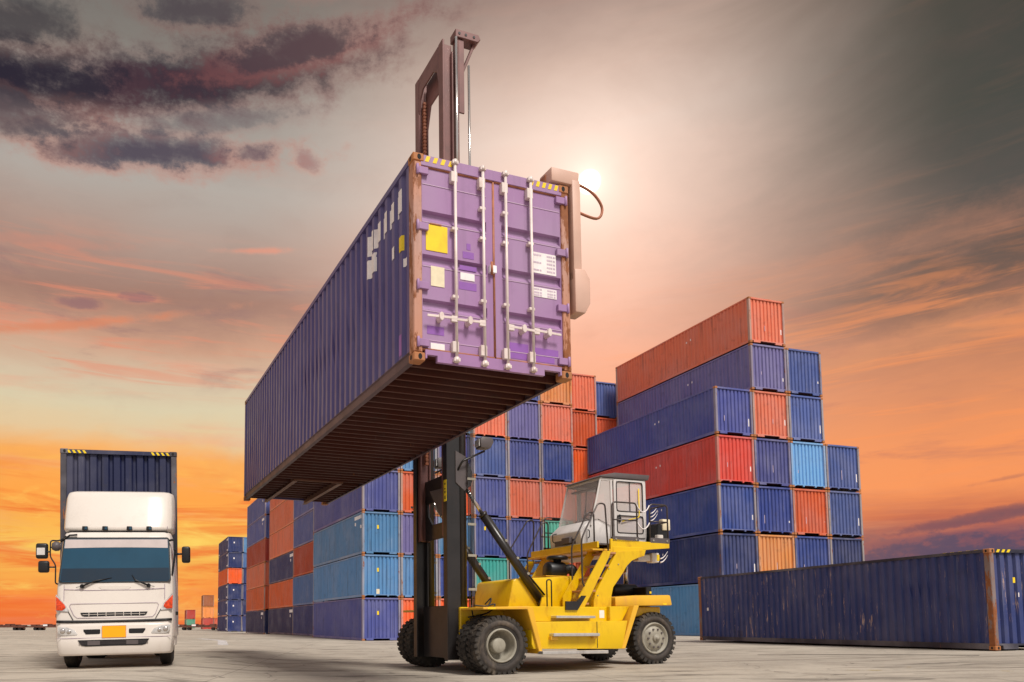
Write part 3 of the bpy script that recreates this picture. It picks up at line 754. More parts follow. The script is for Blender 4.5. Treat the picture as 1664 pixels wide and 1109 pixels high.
b = MB(); b.box(1.95, 6.0, -1.05, 1.05, .55, 1.36); b.box(5.9, 7.0, -.75, .75, .95, 1.42); LP(b, 'main_frame', 'yellow', .02)
# body side boxes with foot rails
for s in (-1, 1):
    y0, y1 = sorted((s*1.97, s*1.06))
    b = MB(); b.prism([(3.05, .62), (3.09, .52), (5.2, .50), (5.24, .62), (5.36, 1.085), (3.05, 1.055)], y0, y1); tank = LP(b, 'side_tank', 'yellow', .015, 2)
    yo = s*1.972
    b = MB(); b.box(4.585, 4.597, min(yo, yo+s*.006), max(yo, yo+s*.006), .53, 1.06); LP(b, 'panel_seam', 'black_mark', par=tank)
    b = MB(); a, c = sorted((s*1.97, s*2.16)); b.box(3.18, 4.72, a, c, .42, .485); LP(b, 'foot_rail', 'alu', .008, par=tank)
    b = MB(); b.box(3.46, 4.55, *sorted((s*1.97, s*2.12)), .77, .83); LP(b, 'foot_rail', 'alu', .008, par=tank)
    b = MB(); b.box(3.44, 3.6, *sorted((s*1.97, s*2.06)), .70, .77); b.box(4.44, 4.56, *sorted((s*1.97, s*2.06)), .72, .77); LP(b, 'rail_bracket', 'yellow_sky_tint', .006, par=tank)
    b = MB(); b.box(3.05, 5.2, *sorted((s*1.70, s*1.06)), 1.06, 1.37); inner = LP(b, 'body_panel', 'yellow', .012)
    b = MB(); b.box(4.86, 4.98, *sorted((s*1.703, s*1.699)), 1.14, 1.30); LP(b, 'label', 'white_mark', par=inner)
    b = MB(); b.box(3.68, 4.62, *sorted((s*1.90, s*1.62)), 1.13, 1.18); LP(b, 'foot_rail', 'alu', .006)
    b = MB(); b.prism([(4.02, 1.30), (4.02, 1.48), (4.30, 1.48), (4.42, 1.60), (4.52, 1.60), (4.30, 1.30)], *sorted((s*1.74, s*1.70))); LP(b, 'step_bracket', 'black_steel')
    # front mudguard: thin slab and a sloping rear plate
    b = MB(); b.prism([(1.95, 1.29), (1.95, 1.34), (2.97, 1.365), (3.06, 1.33), (3.27, .425), (3.19, .425), (2.93, 1.30)], *sorted((s*2.03, s*1.06))); fd = LP(b, 'front_mudguard', 'yellow_sky_tint', .012)
    b = MB(); b.box(2.05, 2.22, *sorted((s*2.033, s*2.0)), 1.302, 1.335); LP(b, 'reflector', 'yellow_mark', par=fd)
    # rear fin plate before the rear wheel
    b = MB(); b.prism([(5.20, .50), (5.30, .50), (5.68, 1.40), (5.55, 1.40)], *sorted((s*1.95, s*.75))); LP(b, 'rear_mudguard', 'yellow_sky_tint', .01)
    b = MB(); b.prism([(5.05, 1.06), (5.36, 1.085), (5.55, 1.38), (5.05, 1.38)], *sorted((s*1.80, s*1.5))); LP(b, 'body_panel', 'yellow', .01)
    # raised cab legs, one S-curved plate each side
    outer = [(4.88, 1.06), (4.90, 1.50), (4.95, 1.68), (5.05, 1.84), (5.53, 2.58)]
    innr = [(6.30, 2.64), (6.25, 2.50), (6.08, 2.455), (5.92, 2.39), (5.78, 2.27), (5.66, 2.10), (5.41, 1.80), (5.36, 1.62), (5.345, 1.38), (5.52, 1.06)]
    b = MB(); b.prism(outer+innr, *sorted((s*1.47, s*1.37))); leg = LP(b, 'cab_leg', 'yellow', .008)
    b = MB()
    for px_, pz_ in ((4.93, 1.15), (4.93, 1.27), (4.93, 1.36), (5.28, 1.15), (5.28, 1.27), (5.28, 1.36), (5.0, 1.62), (5.3, 2.2), (5.55, 2.3)): b.cyl((px_, s*1.47, pz_), (px_, s*1.485, pz_), .014, 8)
    LP(b, 'bolt', 'rim', par=leg)
    # stair
    st = empty('stair', (0, 0, 0)); st.parent = lift
    b = MB(); b.prism([(4.51, 1.37), (4.50, 1.59), (5.15, 2.58), (5.34, 2.58), (5.27, 2.42), (4.77, 1.59), (4.63, 1.37)], *sorted((s*1.52, s*1.48))); LP(b, 'stringer', 'yellow', .006, par=st)
    b = MB(); b.prism([(4.50, 1.37), (4.50, 1.60), (5.22, 2.66), (5.44, 2.66), (4.74, 1.60), (4.62, 1.37)], *sorted((s*.93, s*.89))); LP(b, 'stringer', 'yellow', .006, par=st)
    for k in range(5):
        b = MB(); xx = 4.55+k*.180; zz = 1.45+k*.275; b.box(xx, xx+.22, *sorted((s*1.48, s*.93)), zz-.03, zz+.012); LP(b, 'tread', 'tread', .006, par=st)
    b = MB(); b.tube(rounded([(5.28, s*1.50, 2.5), (5.28, s*1.42, 3.62), (5.10, s*1.42, 3.62), (4.60, s*1.50, 2.82), (4.60, s*1.50, 1.86), (4.74, s*1.50, 1.72)], .12), .018, 8); LP(b, 'handrail', 'rail_steel', par=st)
    b = MB(); b.tube(rounded([(5.36, s*.91, 2.62), (5.36, s*.91, 3.50), (5.20, s*.91, 3.50), (4.76, s*.91, 2.72), (4.76, s*.91, 1.95), (4.84, s*.91, 1.80)], .12), .018, 8); LP(b, 'handrail', 'rail_steel', par=st)
    b = MB(); b.tube(rounded([(3.62, s*1.66, 1.10), (3.62, s*1.66, 1.92), (3.73, s*1.66, 1.92), (3.73, s*1.66, 1.10)], .055, 6), .014, 8); LP(b, 'grab_handle', 'hose')
# engine hood
b = MB(); b.prism([(3.20, 1.36), (3.33, 1.95), (3.42, 1.99), (4.90, 2.07), (5.5, 2.07), (5.5, 1.36)], -.82, .82); hood = LP(b, 'engine_hood', 'yellow', .03, 2)
b = MB(); b.box(4.2, 5.0, -.75, .6, 2.055, 2.075); LP(b, 'intake_plate', 'yellow_sky_tint', par=hood)
ac = empty('air_cleaner', (0, 0, 0)); ac.parent = lift
b = MB(); b.lathe([(2.44, 0), (2.45, .215), (2.46, .235), (2.515, .235), (2.535, .20), (2.54, 0)], (4.66, -.5, 0), 'z', 28); LP(b, 'rain_cap', 'plastic', par=ac)
b = MB(); b.cyl((4.66, -.5, 2.2), (4.66, -.5, 2.46), .09, 18); b.lathe([(4.37, 0), (4.38, .17), (4.42, .19), (4.78, .19), (4.82, .17), (4.83, 0)], (0, -.5, 2.21), 'x', 26); b.tube(smooth_path([(4.80, -.6, 2.22), (4.92, -.66, 2.24), (4.97, -.68, 2.12), (4.98, -.68, 2.02)], 5), .105, 14); LP(b, 'filter_housing', 'plastic', par=ac)
# counterweight, silencer, rear lamps
b = MB(); b.prism([(5.62, 1.40), (5.62, 1.60), (6.15, 1.645), (7.12, 1.665), (7.17, 1.43)], -1.25, 1.25); cw = LP(b, 'counterweight', 'yellow_sky_tint', .03, 2)
b = MB(); b.box(6.0, 7.05, -1.0, 1.0, 1.18, 1.40); LP(b, 'rear_bumper', 'yellow', .02)
b = MB(); b.box(6.9, 7.0, -1.258, -1.25, 1.44, 1.475); LP(b, 'reflector', 'yellow_mark', par=cw)
b = MB(); b.lathe([(6.45, 0), (6.46, .12), (6.50, .15), (7.14, .15), (7.19, .12), (7.20, 0)], (0, 0, 1.82), 'x', 26); sil = LP(b, 'silencer', 'plastic')
b = MB(); b.cyl((6.95, .05, 1.93), (6.95, .05, 2.52), .055, 16); LP(b, 'exhaust_pipe', 'chrome', par=sil)
b = MB(); b.box(7.0, 7.16, -.6, -.1, 1.665, 1.88); rl = LP(b, 'rear_lamp', 'plastic', .015)
b = MB(); b.box(7.09, 7.14, -.607, -.6, 1.72, 1.77); LP(b, 'lens', 'yellow_mark', par=rl)
# platform
b = MB(); b.box(5.15, 7.05, -1.30, 1.30, 2.735, 2.77); pf = LP(b, 'platform', 'cab_dark')
for s in (-1, 1):
    b = MB(); b.prism([(5.45, 2.57), (5.45, 2.87), (7.04, 2.81), (7.04, 2.71)], *sorted((s*1.36, s*1.305))); LP(b, 'edge_beam', 'yellow', .006, par=pf)
b = MB(); b.prism([(-1.36, 2.66), (-1.36, 2.80), (1.30, 2.80), (1.30, 2.64)], 5.10, 5.15, 'x'); LP(b, 'edge_beam', 'yellow', .006, par=pf)
b = MB(); b.box(4.98, 5.45, -1.36, 1.3, 2.60, 2.64); LP(b, 'cross_plate', 'yellow_sky_tint', .006, par=pf)
b = MB(); b.box(5.5, 6.3, -1.37, 1.37, 2.56, 2.70); LP(b, 'cross_beam', 'yellow', .01, par=pf)
for s in (-1, 1):
    y = s*1.33
    for (x0, x1) in ((5.53, 6.19), (6.54, 7.03)):
        b = MB(); b.tube(rounded([(x0, y, 2.80), (x0, y, 3.69), (x1, y, 3.69), (x1, y, 2.80)], .10, 5), .018, 8); b.tube([(x0, y, 3.30), (x1, y, 3.30)], .015, 8); rg = LP(b, 'guard_rail', 'rail_steel')
        b = MB(); b.box(x0-.02, x1+.02, y-.008+s*.022, y+.008+s*.022, 2.815, 2.93); LP(b, 'toe_board', 'cab_dark', par=rg)
        b = MB()
        for q in (x0+.06, x1-.06): b.cyl((q, y+s*.03, 2.87), (q, y+s*.042, 2.87), .022, 8)
        LP(b, 'bolt', 'rim', par=rg)
    for z0 in (3.66, 3.28):
        b = MB(); b.tube([(6.19+.35*t, y, z0-.16*(1-(2*t-1)**2)) for t in [i/10 for i in range(11)]], .013, 6); LP(b, 'safety_chain', 'white_mark')
    b = MB(); b.tube(rounded([(7.03, s*1.30, 3.30), (7.03, s*.75, 3.30)], .1), .015, 8); b.tube(rounded([(7.03, s*1.30, 3.69), (7.03, s*.75, 3.69), (7.03, s*.75, 2.8)], .1), .018, 8); LP(b, 'guard_rail', 'rail_steel')
b = MB(); b.tube(rounded([(5.42, 1.33, 2.8), (5.42, 1.33, 3.63), (5.95, 1.33, 3.63)], .1), .016, 8); b.tube([(5.42, 1.33, 3.2), (5.9, 1.33, 3.2)], .014, 8); LP(b, 'guard_rail', 'rail_steel')
# cab
cab = empty('cab', (0, 0, 0)); cab.parent = lift
ya, yb = -.70, .62
b = MB(); b.box(6.02, 6.97, ya, yb, 2.80, 3.02); b.prism([(5.20, 2.80), (5.17, 3.12), (5.44, 3.36), (5.66, 3.40), (6.02, 3.26), (6.02, 2.80)], ya+.04, yb-.04); LP(b, 'cab_base', 'cab_grey', .025, 2, cab)
b = MB(); b.box(5.185, 5.22, -.46, .38, 2.84, 3.00); b.box(5.10, 5.2, -.34, -.02, 2.86, 3.0); LP(b, 'front_grille', 'cab_dark', .01, 1, cab)
b = MB(); b.box(5.19, 5.3, -.62, -.46, 2.9, 3.0); LP(b, 'head_lamp', 'clear_lens', .01, 1, cab)
b = MB()
for x, y in ((6.02, ya+.02), (6.95, ya+.02), (6.02, yb-.02), (6.95, yb-.02)): b.box(x-.03, x+.03, y-.02, y+.02, 3.0, 4.36)
for y in (ya+.02, yb-.02): b.beam((5.45, y, 3.24), (5.74, y, 4.36), .03, .04); b.box(5.74, 6.95, y-.015, y+.015, 4.30, 4.36)
b.box(6.93, 6.97, ya, yb, 3.0, 3.25); b.box(5.73, 5.77, ya, yb, 4.32, 4.37)
LP(b, 'cab_frame', 'cab_grey', .006, 1, cab)
b = MB(); b.prism([(5.68, 4.37), (5.72, 4.41), (6.10, 4.49), (7.08, 4.49), (7.04, 4.37)], ya-.04, yb+.04); LP(b, 'cab_roof', 'cab_dark', .012, 2, cab)
b = MB(); b.beam((5.46, 0, 3.38), (5.735, 0, 4.35), yb-ya-.10, .012, (1, 0, 0)); LP(b, 'windscreen', 'glass', 0, 1, cab)
for y in (ya, yb):
    b = MB(); b.prism([(5.49, 3.38), (5.76, 4.31), (5.98, 4.31), (5.98, 3.26), (5.66, 3.40)], y+.012, y+.020); LP(b, 'side_window', 'pale_glass', 0, 1, cab)
b = MB(); b.box(6.955, 6.963, ya+.05, yb-.05, 3.25, 4.30); LP(b, 'rear_window', 'glass', 0, 1, cab)
for s, y in ((-1, ya), (1, yb)):
    dr = cab
    y0 = y-.012 if s < 0 else y+.006
    def fr_(x0, x1, z0, z1, r=.07): return rounded([((x0+x1)/2, y, z0), (x1, y, z0), (x1, y, z1), (x0, y, z1), (x0, y, z0), ((x0+x1)/2, y, z0)], r, 4)
    # the framed door is one plate with two window openings
    b = MB(); yo0, yo1 = sorted((y, y+s*.03))
    b.box(6.06, 6.13, yo0, yo1, 3.0, 4.33); b.box(6.86, 6.93, yo0, yo1, 3.0, 4.33); b.box(6.13, 6.86, yo0, yo1, 4.29, 4.33); b.box(6.13, 6.86, yo0, yo1, 3.50, 3.60); b.box(6.13, 6.86, yo0, yo1, 3.0, 3.10)
    LP(b, 'door_frame', 'cab_grey', .006, 1, dr)
    for (z0, z1) in ((3.60, 4.29), (3.10, 3.50)):
        b = MB(); b.box(6.13, 6.86, y+s*.008, y+s*.016, z0, z1); LP(b, 'pane', 'pale_glass', 0, 1, dr)
        b = MB(); yy = y+s*.032; b.tube(rounded([(6.5, yy, z0), (6.86, yy, z0), (6.86, yy, z1), (6.13, yy, z1), (6.13, yy, z0), (6.5, yy, z0)], .07, 4), .012, 6)
        if z0 > 3.5: b.tube([(6.5, yy, z0), (6.5, yy, z1)], .009, 6)
        LP(b, 'window_seal', 'plastic', 0, 1, dr)
    b = MB(); b.lathe([(0, .0), (0, .05), (s*.02, .045), (s*.022, 0)], (6.20, y+s*.03, 3.42), 'y', 16); b.box(6.17, 6.23, *sorted((y+s*.03, y+s*.05)), 3.34, 3.52); LP(b, 'door_handle', 'plastic', .01, 1, dr)
    b = MB(); b.tube(rounded([(6.74, y+s*.05, 4.15), (6.74, y+s*.05, 3.48), (6.25, y+s*.05, 3.36)], .06), .012, 8); LP(b, 'grab_bar', 'yellow_mark', 0, 1, dr)
b = MB(); b.box(6.35, 6.80, -.25, .20, 3.0, 3.32); b.box(6.72, 6.82, -.25, .20, 3.32, 3.95); LP(b, 'seat', 'cab_dark', .05, 3, cab)
b = MB(); b.cyl((5.85, -.03, 3.0), (5.95, -.03, 3.52), .04, 10); b.tube([(5.95+.17*math.cos(a)*.9, -.03+.17*math.sin(a), 3.52-.17*math.cos(a)*.35) for a in [2*PI*i/18 for i in range(18)]], .014, 6, True); LP(b, 'steering_wheel', 'plastic', 0, 1, cab)
b = MB(); b.tube([(5.42, -.40, 3.26), (5.62, -.28, 3.80)], .012, 6); b.beam((5.54, -.36, 3.5), (5.68, -.22, 4.1), .02, .015); LP(b, 'wiper', 'plastic', 0, 1, cab)
b = MB(); b.box(5.76, 5.9, -.60, .50, 4.16, 4.20); b.box(5.80, 5.9, -.55, -.40, 4.02, 4.2); LP(b, 'sun_visor', 'cab_dark', .01, 1, cab)
b = MB(); b.tube(rounded([(5.16, .30, 2.92), (5.08, .30, 2.95), (5.08, .30, 3.12), (5.2, .30, 3.14)], .03), .012, 6); b.tube(rounded([(5.36, -.68, 2.95), (5.36, -.74, 2.97), (5.36, -.74, 3.12), (5.36, -.68, 3.14)], .03), .012, 6); LP(b, 'grab_handle', 'plastic', 0, 1, cab)
# equipment behind the cab
b = MB(); b.box(7.0, 7.35, -1.02, -.55, 2.80, 3.30); eq = LP(b, 'control_cabinet', 'plastic', .02)
b = MB(); b.box(7.14, 7.36, -1.05, -.92, 3.16, 3.42); LP(b, 'washer_tank', 'cream', .02, 2, eq)
b = MB(); b.box(6.98, 7.15, -1.05, -.96, 2.84, 3.05); LP(b, 'fuse_box', 'truck_white', .01, 1, eq)
b = MB(); b.box(6.55, 6.9, -.9, -.7, 2.45, 2.60); b.box(6.9, 7.1, -.95, -.75, 2.42, 2.64); LP(b, 'work_lamp', 'truck_white', .012)
b = MB(); b.box(7.03, 7.1, -.957, -.95, 2.46, 2.6); LP(b, 'lamp_label', 'yellow_mark')
for (x, y, z) in ((6.98, -.80, 3.40), (7.08, -.98, 2.42)):
    b = MB()
    for k in range(3 if z > 3 else 2):
        p = [(x+.02+t*.22, y, z+k*.085+.16*t*t+.02*t) for t in [i/6 for i in range(7)]]
        b.tube(p, [.018*(1-.85*i/6) for i in range(7)], 6)
    LP(b, 'white_curved_blade', 'white_mark')  # small tapering curved white blades, purpose unidentified

# mast
mast = lift
YC = -.10
for s in (-1, 1):
    y0, y1 = sorted((YC+s*.88, YC+s*.70)); yw = YC+s*.88
    b = MB(); b.box(1.70, 1.735, y0, y1, .28, 9.85); b.box(1.97, 2.0, y0, y1, .28, 9.85); b.box(1.735, 1.97, *sorted((yw, yw-s*.05)), .28, 9.85); LP(b, 'outer_upright', 'black_steel', .006, 1, mast)
    y0, y1 = sorted((s*.84, s*.62)) if s < 0 else (.48, .68); yw = YC+s*.66
    b = MB(); b.box(1.755, 1.80, y0, y1, 2.86, 13.83); b.box(1.80, 2.02, *sorted((s*.68, s*.74)) if s < 0 else (.55, .61), 2.86, 13.8); b.box(1.985, 2.02, *sorted((s*.83, s*.74)) if s < 0 else (.50, .55), 4.2, 13.6); LP(b, 'inner_upright', 'mast_flare_tint', .006, 1, mast)
    # lift cylinder and rod
    yc = YC+s*.80
    b = MB(); b.cyl((2.08, yc, .95), (2.08, yc, 9.9), .10, 18); b.cyl((2.08, yc, 9.85), (2.08, yc, 10.05), .118, 18); b.cyl((2.08, yc, .55), (2.08, yc, 1.0), .12, 18); cy = LP(b, 'lift_cylinder', 'cyl_black', 0, 1, mast)
    b = MB(); b.cyl((2.06, yc, 10.0 if s < 0 else 8.5), (2.06, yc, 13.9 if s < 0 else 9.95), .03, 12); b.cyl((2.36, yc, 9.0), (2.36, yc, 13.3 if s < 0 else 9.6), .026, 10); LP(b, 'cylinder_rod', 'chrome', 0, 1, cy)
    if s < 0:
     # upper channel with slots and cap
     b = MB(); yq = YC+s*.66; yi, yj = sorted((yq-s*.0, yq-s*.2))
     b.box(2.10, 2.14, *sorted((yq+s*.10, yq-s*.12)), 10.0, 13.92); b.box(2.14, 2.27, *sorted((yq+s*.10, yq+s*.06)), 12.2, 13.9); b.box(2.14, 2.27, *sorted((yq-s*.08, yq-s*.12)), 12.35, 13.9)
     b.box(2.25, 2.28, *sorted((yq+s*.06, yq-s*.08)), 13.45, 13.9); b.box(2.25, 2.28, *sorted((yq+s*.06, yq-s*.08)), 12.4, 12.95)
     LP(b, 'chain_channel', 'mast_flare_tint', .006, 1, mast)
     b = MB(); b.prism([(2.05, 13.92), (2.05, 14.10), (2.62, 14.10), (2.67, 14.0), (2.60, 13.92)], *sorted((yq+s*.14, yq-s*.14))); b.beam((2.56, yq, 13.94), (2.24, yq, 13.15), .10, .06); LP(b, 'crosshead', 'mast_flare_tint', .01, 1, mast)
     b = MB()
     for q in (2.14, 2.30, 2.50): b.cyl((q, yq+s*.14, 14.01), (q, yq+s*.15, 14.01), .03, 8)
     LP(b, 'bolt', 'black_steel', 0, 1, mast)
    # leaf chain
    b = MB(); z = 4.6
    while z < 13.2: b.box(1.86, 1.93, *sorted((YC+s*.52, YC+s*.60)), z, z+.06); z += .085
    b.box(1.88, 1.91, *sorted((YC+s*.53, YC+s*.59)), 4.6, 13.2); LP(b, 'lift_chain', 'gasket' if s > 0 else 'mast_flare_tint', 0, 1, mast)
    # tilt cylinder
    yt = s*.86
    p0, p1, p2 = Vector((4.0, yt, 1.48)), Vector((2.61, yt, 3.31)), Vector((2.16, yt, 3.92))
    b = MB(); b.cyl(p0, p1, .088, 20); b.cyl(p1, p1+(p1-p0).normalized()*.05, .10, 20); b.cyl((4.0, yt-.12, 1.48), (4.0, yt+.12, 1.48), .10, 16); tc = LP(b, 'tilt_cylinder', 'cyl_black', 0, 1, lift)
    b = MB(); b.cyl(p1, p2, .042, 14); LP(b, 'tilt_rod', 'chrome', 0, 1, tc)
    b = MB(); b.cyl((4.0, yt-s*.0+s*.12, 1.48), (4.0, yt+s*.135, 1.48), .04, 10); LP(b, 'pin', 'rim', 0, 1, tc)
    n = Vector((-(p1-p0).z, 0, (p1-p0).x)).normalized()*-.1
    b = MB(); b.tube([p0+n*1.0+Vector((0, 0, .1)), p0.lerp(p1, .3)+n, p0.lerp(p1, .95)+n], .022, 8); LP(b, 'hydraulic_pipe', 'hose', 0, 1, tc)
    b = MB()
    for t in (.3, .48, .68): q = p0.lerp(p1, t)+n*1.05; b.cyl(q-Vector((0, .04, 0)), q+Vector((0, .04, 0)), .03, 8)
    LP(b, 'pipe_clip', 'rim', 0, 1, tc)
    b = MB(); b.prism([(3.86, 1.36), (4.14, 1.36), (4.10, 1.58), (3.92, 1.58)], *sorted((yt+s*.12, yt+s*.16))); b.prism([(3.86, 1.36), (4.14, 1.36), (4.10, 1.58), (3.92, 1.58)], *sorted((yt-s*.12, yt-s*.16))); LP(b, 'cylinder_bracket', 'yellow', .006)
    b = MB(); b.prism([(1.90, 4.62), (2.16, 4.50), (2.30, 4.15), (2.26, 3.90), (2.10, 3.78), (1.90, 3.95)], *sorted((yt+s*.10, yt+s*.14))); b.prism([(1.90, 4.62), (2.16, 4.50), (2.30, 4.15), (2.26, 3.90), (2.10, 3.78), (1.90, 3.95)], *sorted((yt-s*.10, yt-s*.14))); LP(b, 'mast_bracket', 'cab_dark', .006, 1, mast)
    # hose bundle
    b = MB()
    for k in range(5): b.tube([(2.16+.03*k, YC+s*(.96), 1.35), (2.16+.03*k, YC+s*.96, 5.2)], .011, 6)
    b.tube(smooth_path([(2.2, YC+s*.96, 1.4), (2.3, YC+s*.93, 1.1), (2.62, YC+s*.9, 1.38), (2.72, YC+s*.85, 1.55), (2.6, YC+s*.8, 1.42)], 5), .016, 6)
    b.tube(smooth_path([(2.26, YC+s*.96, 1.4), (2.5, YC+s*1.0, 1.38), (2.7, YC+s*1.05, 1.42), (2.5, YC+s*1.1, 1.24), (2.1, YC+s*1.0, 1.15)], 5), .016, 6)
    LP(b, 'hose', 'hose', 0, 1, mast)
    for z in (4.0, 3.05, 2.4, 1.7): b = MB(); b.box(2.13, 2.32, YC+s*.975-.01, YC+s*.975+.01, z, z+.05); LP(b, 'hose_clamp', 'rim', 0, 1, mast)
    b = MB(); b.tube(rounded([(1.95, YC+s*.88, 4.2), (2.0, YC+s*1.02, 4.38), (2.50, YC+s*1.05, 4.62)], .05), .022, 8); fl = LP(b, 'lamp_arm', 'black_steel', 0, 1, mast)
    b = MB(); b.prism([(2.36, 4.66), (2.34, 4.84), (2.40, 4.90), (2.63, 4.89), (2.66, 4.80), (2.58, 4.66)], YC+s*1.05-.12, YC+s*1.05+.12); LP(b, 'flood_lamp', 'cab_dark', .015, 2, fl)
    b = MB(); b.box(2.325, 2.345, YC+s*1.05-.09, YC+s*1.05+.09, 4.70, 4.84); LP(b, 'lens', 'clear_lens', 0, 1, fl)
    if s < 0:
        b = MB(); b.box(1.693, 1.699, YC-.87, YC-.75, 3.55, 4.0); lb = LP(b, 'warning_label', 'yellow_mark', 0, 1, mast)
        b = MB()
        for z, h in ((3.60, .07), (3.72, .05), (3.80, .03), (3.90, .04)): b.box(1.690, 1.6925, YC-.84, YC-.79, z, z+h)
        LP(b, 'print', 'black_mark', 0, 1, lb)
y0, y1 = YC-.7, YC+.7
def web(poly, x0, x1, nm='cross_beam', mat='black_steel'):
    b = MB(); b.prism([(YC+u, w) for u, w in poly], x0, x1, 'x'); return LP(b, nm, mat, .008, 1, mast)
web([(-.7, .30), (-.7, 1.40), (.7, 1.40), (.7, .30)], 1.86, 1.95)
web([(-.66, 2.86), (-.66, 3.20), (.30, 3.20), (.50, 3.40), (.60, 3.9), (.66, 3.9), (.66, 2.86)], 1.90, 1.96)
web([(-.66, 3.70), (-.66, 4.22), (.66, 4.22), (.66, 3.70)], 1.90, 1.98)
web([(-.66, 9.3), (-.66, 9.8), (.66, 9.8), (.66, 9.3)], 1.91, 1.97)
# inner mast head: deep plate with haunches
web([(-.50, 12.95), (-.42, 13.27), (-.22, 13.42), (.35, 13.42), (.50, 13.27), (.57, 12.95), (.57, 13.83), (-.50, 13.83)], 1.76, 1.80, 'mast_head', 'mast_flare_tint')
web([(-.56, 12.5), (-.2, 13.05), (.35, 13.05), (.56, 12.5), (.56, 13.7), (-.56, 13.7)], 1.95, 1.99, 'mast_head', 'mast_flare_tint')
web([(-.56, 10.55), (-.56, 10.95), (.6, 10.95), (.6, 10.55)], 1.93, 1.99, 'cross_beam', 'mast_flare_tint')
b = MB(); b.prism([(.2, 3.95), (-.15, 3.55), (-.35, 3.3), (-.66, 3.5), (-.66, 3.9)], 1.84, 1.87, 'x'); LP(b, 'cross_beam', 'cab_dark', .01, 1, mast)
# carriage and spreader behind the container
sp = lift
b = MB(); b.box(1.50, 1.69, YC-.95, YC+.95, 5.2, 7.6); LP(b, 'carriage', 'black_steel', .02, 1, sp)
b = MB(); b.box(1.30, 1.50, -5.6, 5.6, 6.55, 7.1); LP(b, 'spreader_beam', 'yellow_sky_tint', .02, 1, sp)
for s in (-1, 1):
    b = MB(); b.box(1.27, 1.41, *sorted((s*6.13, s*5.95)), 5.95, 7.45); b.prism([(1.27, 5.46), (1.27, 6.1), (1.44, 6.12), (1.53, 5.98), (1.53, 5.62), (1.44, 5.46)], *sorted((s*6.15, s*5.88))); LP(b, 'spreader_arm', 'arm_flare_tint', .02, 2, sp)
    b = MB(); b.box(.93, 1.40, *sorted((s*6.12, s*5.80)), 7.372, 7.58); b.box(1.0, 1.16, *sorted((s*6.02, s*5.85)), 7.34, 7.40); LP(b, 'twistlock_head', 'arm_flare_tint', .02, 2, sp)
    b = MB(); b.box(.918, .932, *sorted((s*5.98, s*5.84)), 7.41, 7.53); LP(b, 'slot', 'gasket', 0, 1, sp)
    b = MB(); b.tube(smooth_path([(1.39, s*6.0, 7.5), (1.68, s*6.05, 7.36), (1.84, s*6.05, 7.16), (1.74, s*6.05, 6.98), (1.40, s*6.0, 7.06)], 6), .020, 8); LP(b, 'cable', 'gasket', 0, 1, sp)

# ------------------------------------------------------------------ the white truck
TX, TY = -5.227, 15.70; TA = .20
TZ = .115
truck = empty('truck', (TX, TY, TZ), TA, 'white lorry facing the viewer with blue windscreen, black mirrors and orange number plate', 'truck')
ROLL = -.024
truck.rotation_euler = (0, ROLL, TA); truck.scale = (.935, 1, 1)
def yf(z):
    pts = [(-1, -.06), (.93, -.02), (1.0, 0), (1.70, .05), (2.75, .34), (2.86, .44), (9, .44)]
    for (a, p), (c, q) in zip(pts, pts[1:]):
        if a <= z <= c: return p+(q-p)*(z-a)/(c-a)
def TP(b, nm, mat, par=truck, bevel=0, seg=1): return b.build(nm, M[mat], par, bevel, seg)
def patch(poly, off=.012, th=.03, par=truck, nm='panel', mat='truck_white', bevel=.0, seg=1, yfun=yf):
    b = MB(); n = len(poly)
    vs = [(x, yfun(z)-off, z) for x, z in poly]+[(x, yfun(z)-off+th, z) for x, z in poly]
    b.add(vs, [list(range(n)), list(range(n, 2*n))[::-1]]+[(i, (i+1) % n, n+(i+1) % n, n+i) for i in range(n)])
    return TP(b, nm, mat, par, bevel, seg)
# cab shell: front profile extruded across, narrowed towards the roof
b = MB(); D = 1.75
zz = [.60, .93, 1.0, 1.70, 2.75, 2.86]
wd = {.60: 1.27, .93: 1.27, 1.0: 1.275, 1.70: 1.265, 2.75: 1.20, 2.86: 1.16}
vs = []
for z in zz:
    w_ = wd[z]; y = yf(z); pr = [(-w_+.0, D), (-w_, y+.22), (-w_+.04, y+.08), (-w_+.14, y+.012), (-w_*.5, y), (0, y-.006), (w_*.5, y), (w_-.14, y+.012), (w_-.04, y+.08), (w_, y+.22), (w_, D)]
    vs += [(x, yy, z) for x, yy in pr]
m = 11; fs = []
for i in range(len(zz)-1):
    for k in range(m): fs.append((i*m+k, i*m+(k+1) % m, (i+1)*m+(k+1) % m, (i+1)*m+k))
fs += [list(range(m))[::-1], list(range((len(zz)-1)*m, len(zz)*m))]
b.add(vs, fs); shell = TP(b, 'cab', 'truck_white', truck, .025, 3)
# roof air deflector
b = MB(); vs = []; zr = [2.89, 2.96, 3.28, 3.66, 3.79, 3.83]
for z, w_, y in zip(zr, (1.18, 1.225, 1.235, 1.225, 1.20, 1.14), (.52, .50, .64, .78, .86, .98)):
    pr = [(-w_, 1.35), (-w_, y+.25), (-w_+.05, y+.09), (-w_+.16, y+.01), (-w_*.5, y-.01), (0, y-.015), (w_*.5, y-.01), (w_-.16, y+.01), (w_-.05, y+.09), (w_, y+.25), (w_, 1.35)]
    vs += [(x, yy, z) for x, yy in pr]
fs = []
for i in range(len(zr)-1):
    for k in range(m): fs.append((i*m+k, i*m+(k+1) % m, (i+1)*m+(k+1) % m, (i+1)*m+k))
fs += [list(range(m))[::-1], list(range((len(zr)-1)*m, len(zr)*m))]
b.add(vs, fs); dfl = TP(b, 'air_deflector', 'truck_white', truck, .03, 3)
b = MB(); b.box(1.09, 1.096, .515, .54, 2.93, 3.0); b.beam((1.09, .55, 2.96), (1.075, .83, 3.60), .006, .012); TP(b, 'seam', 'grey_mark', dfl)
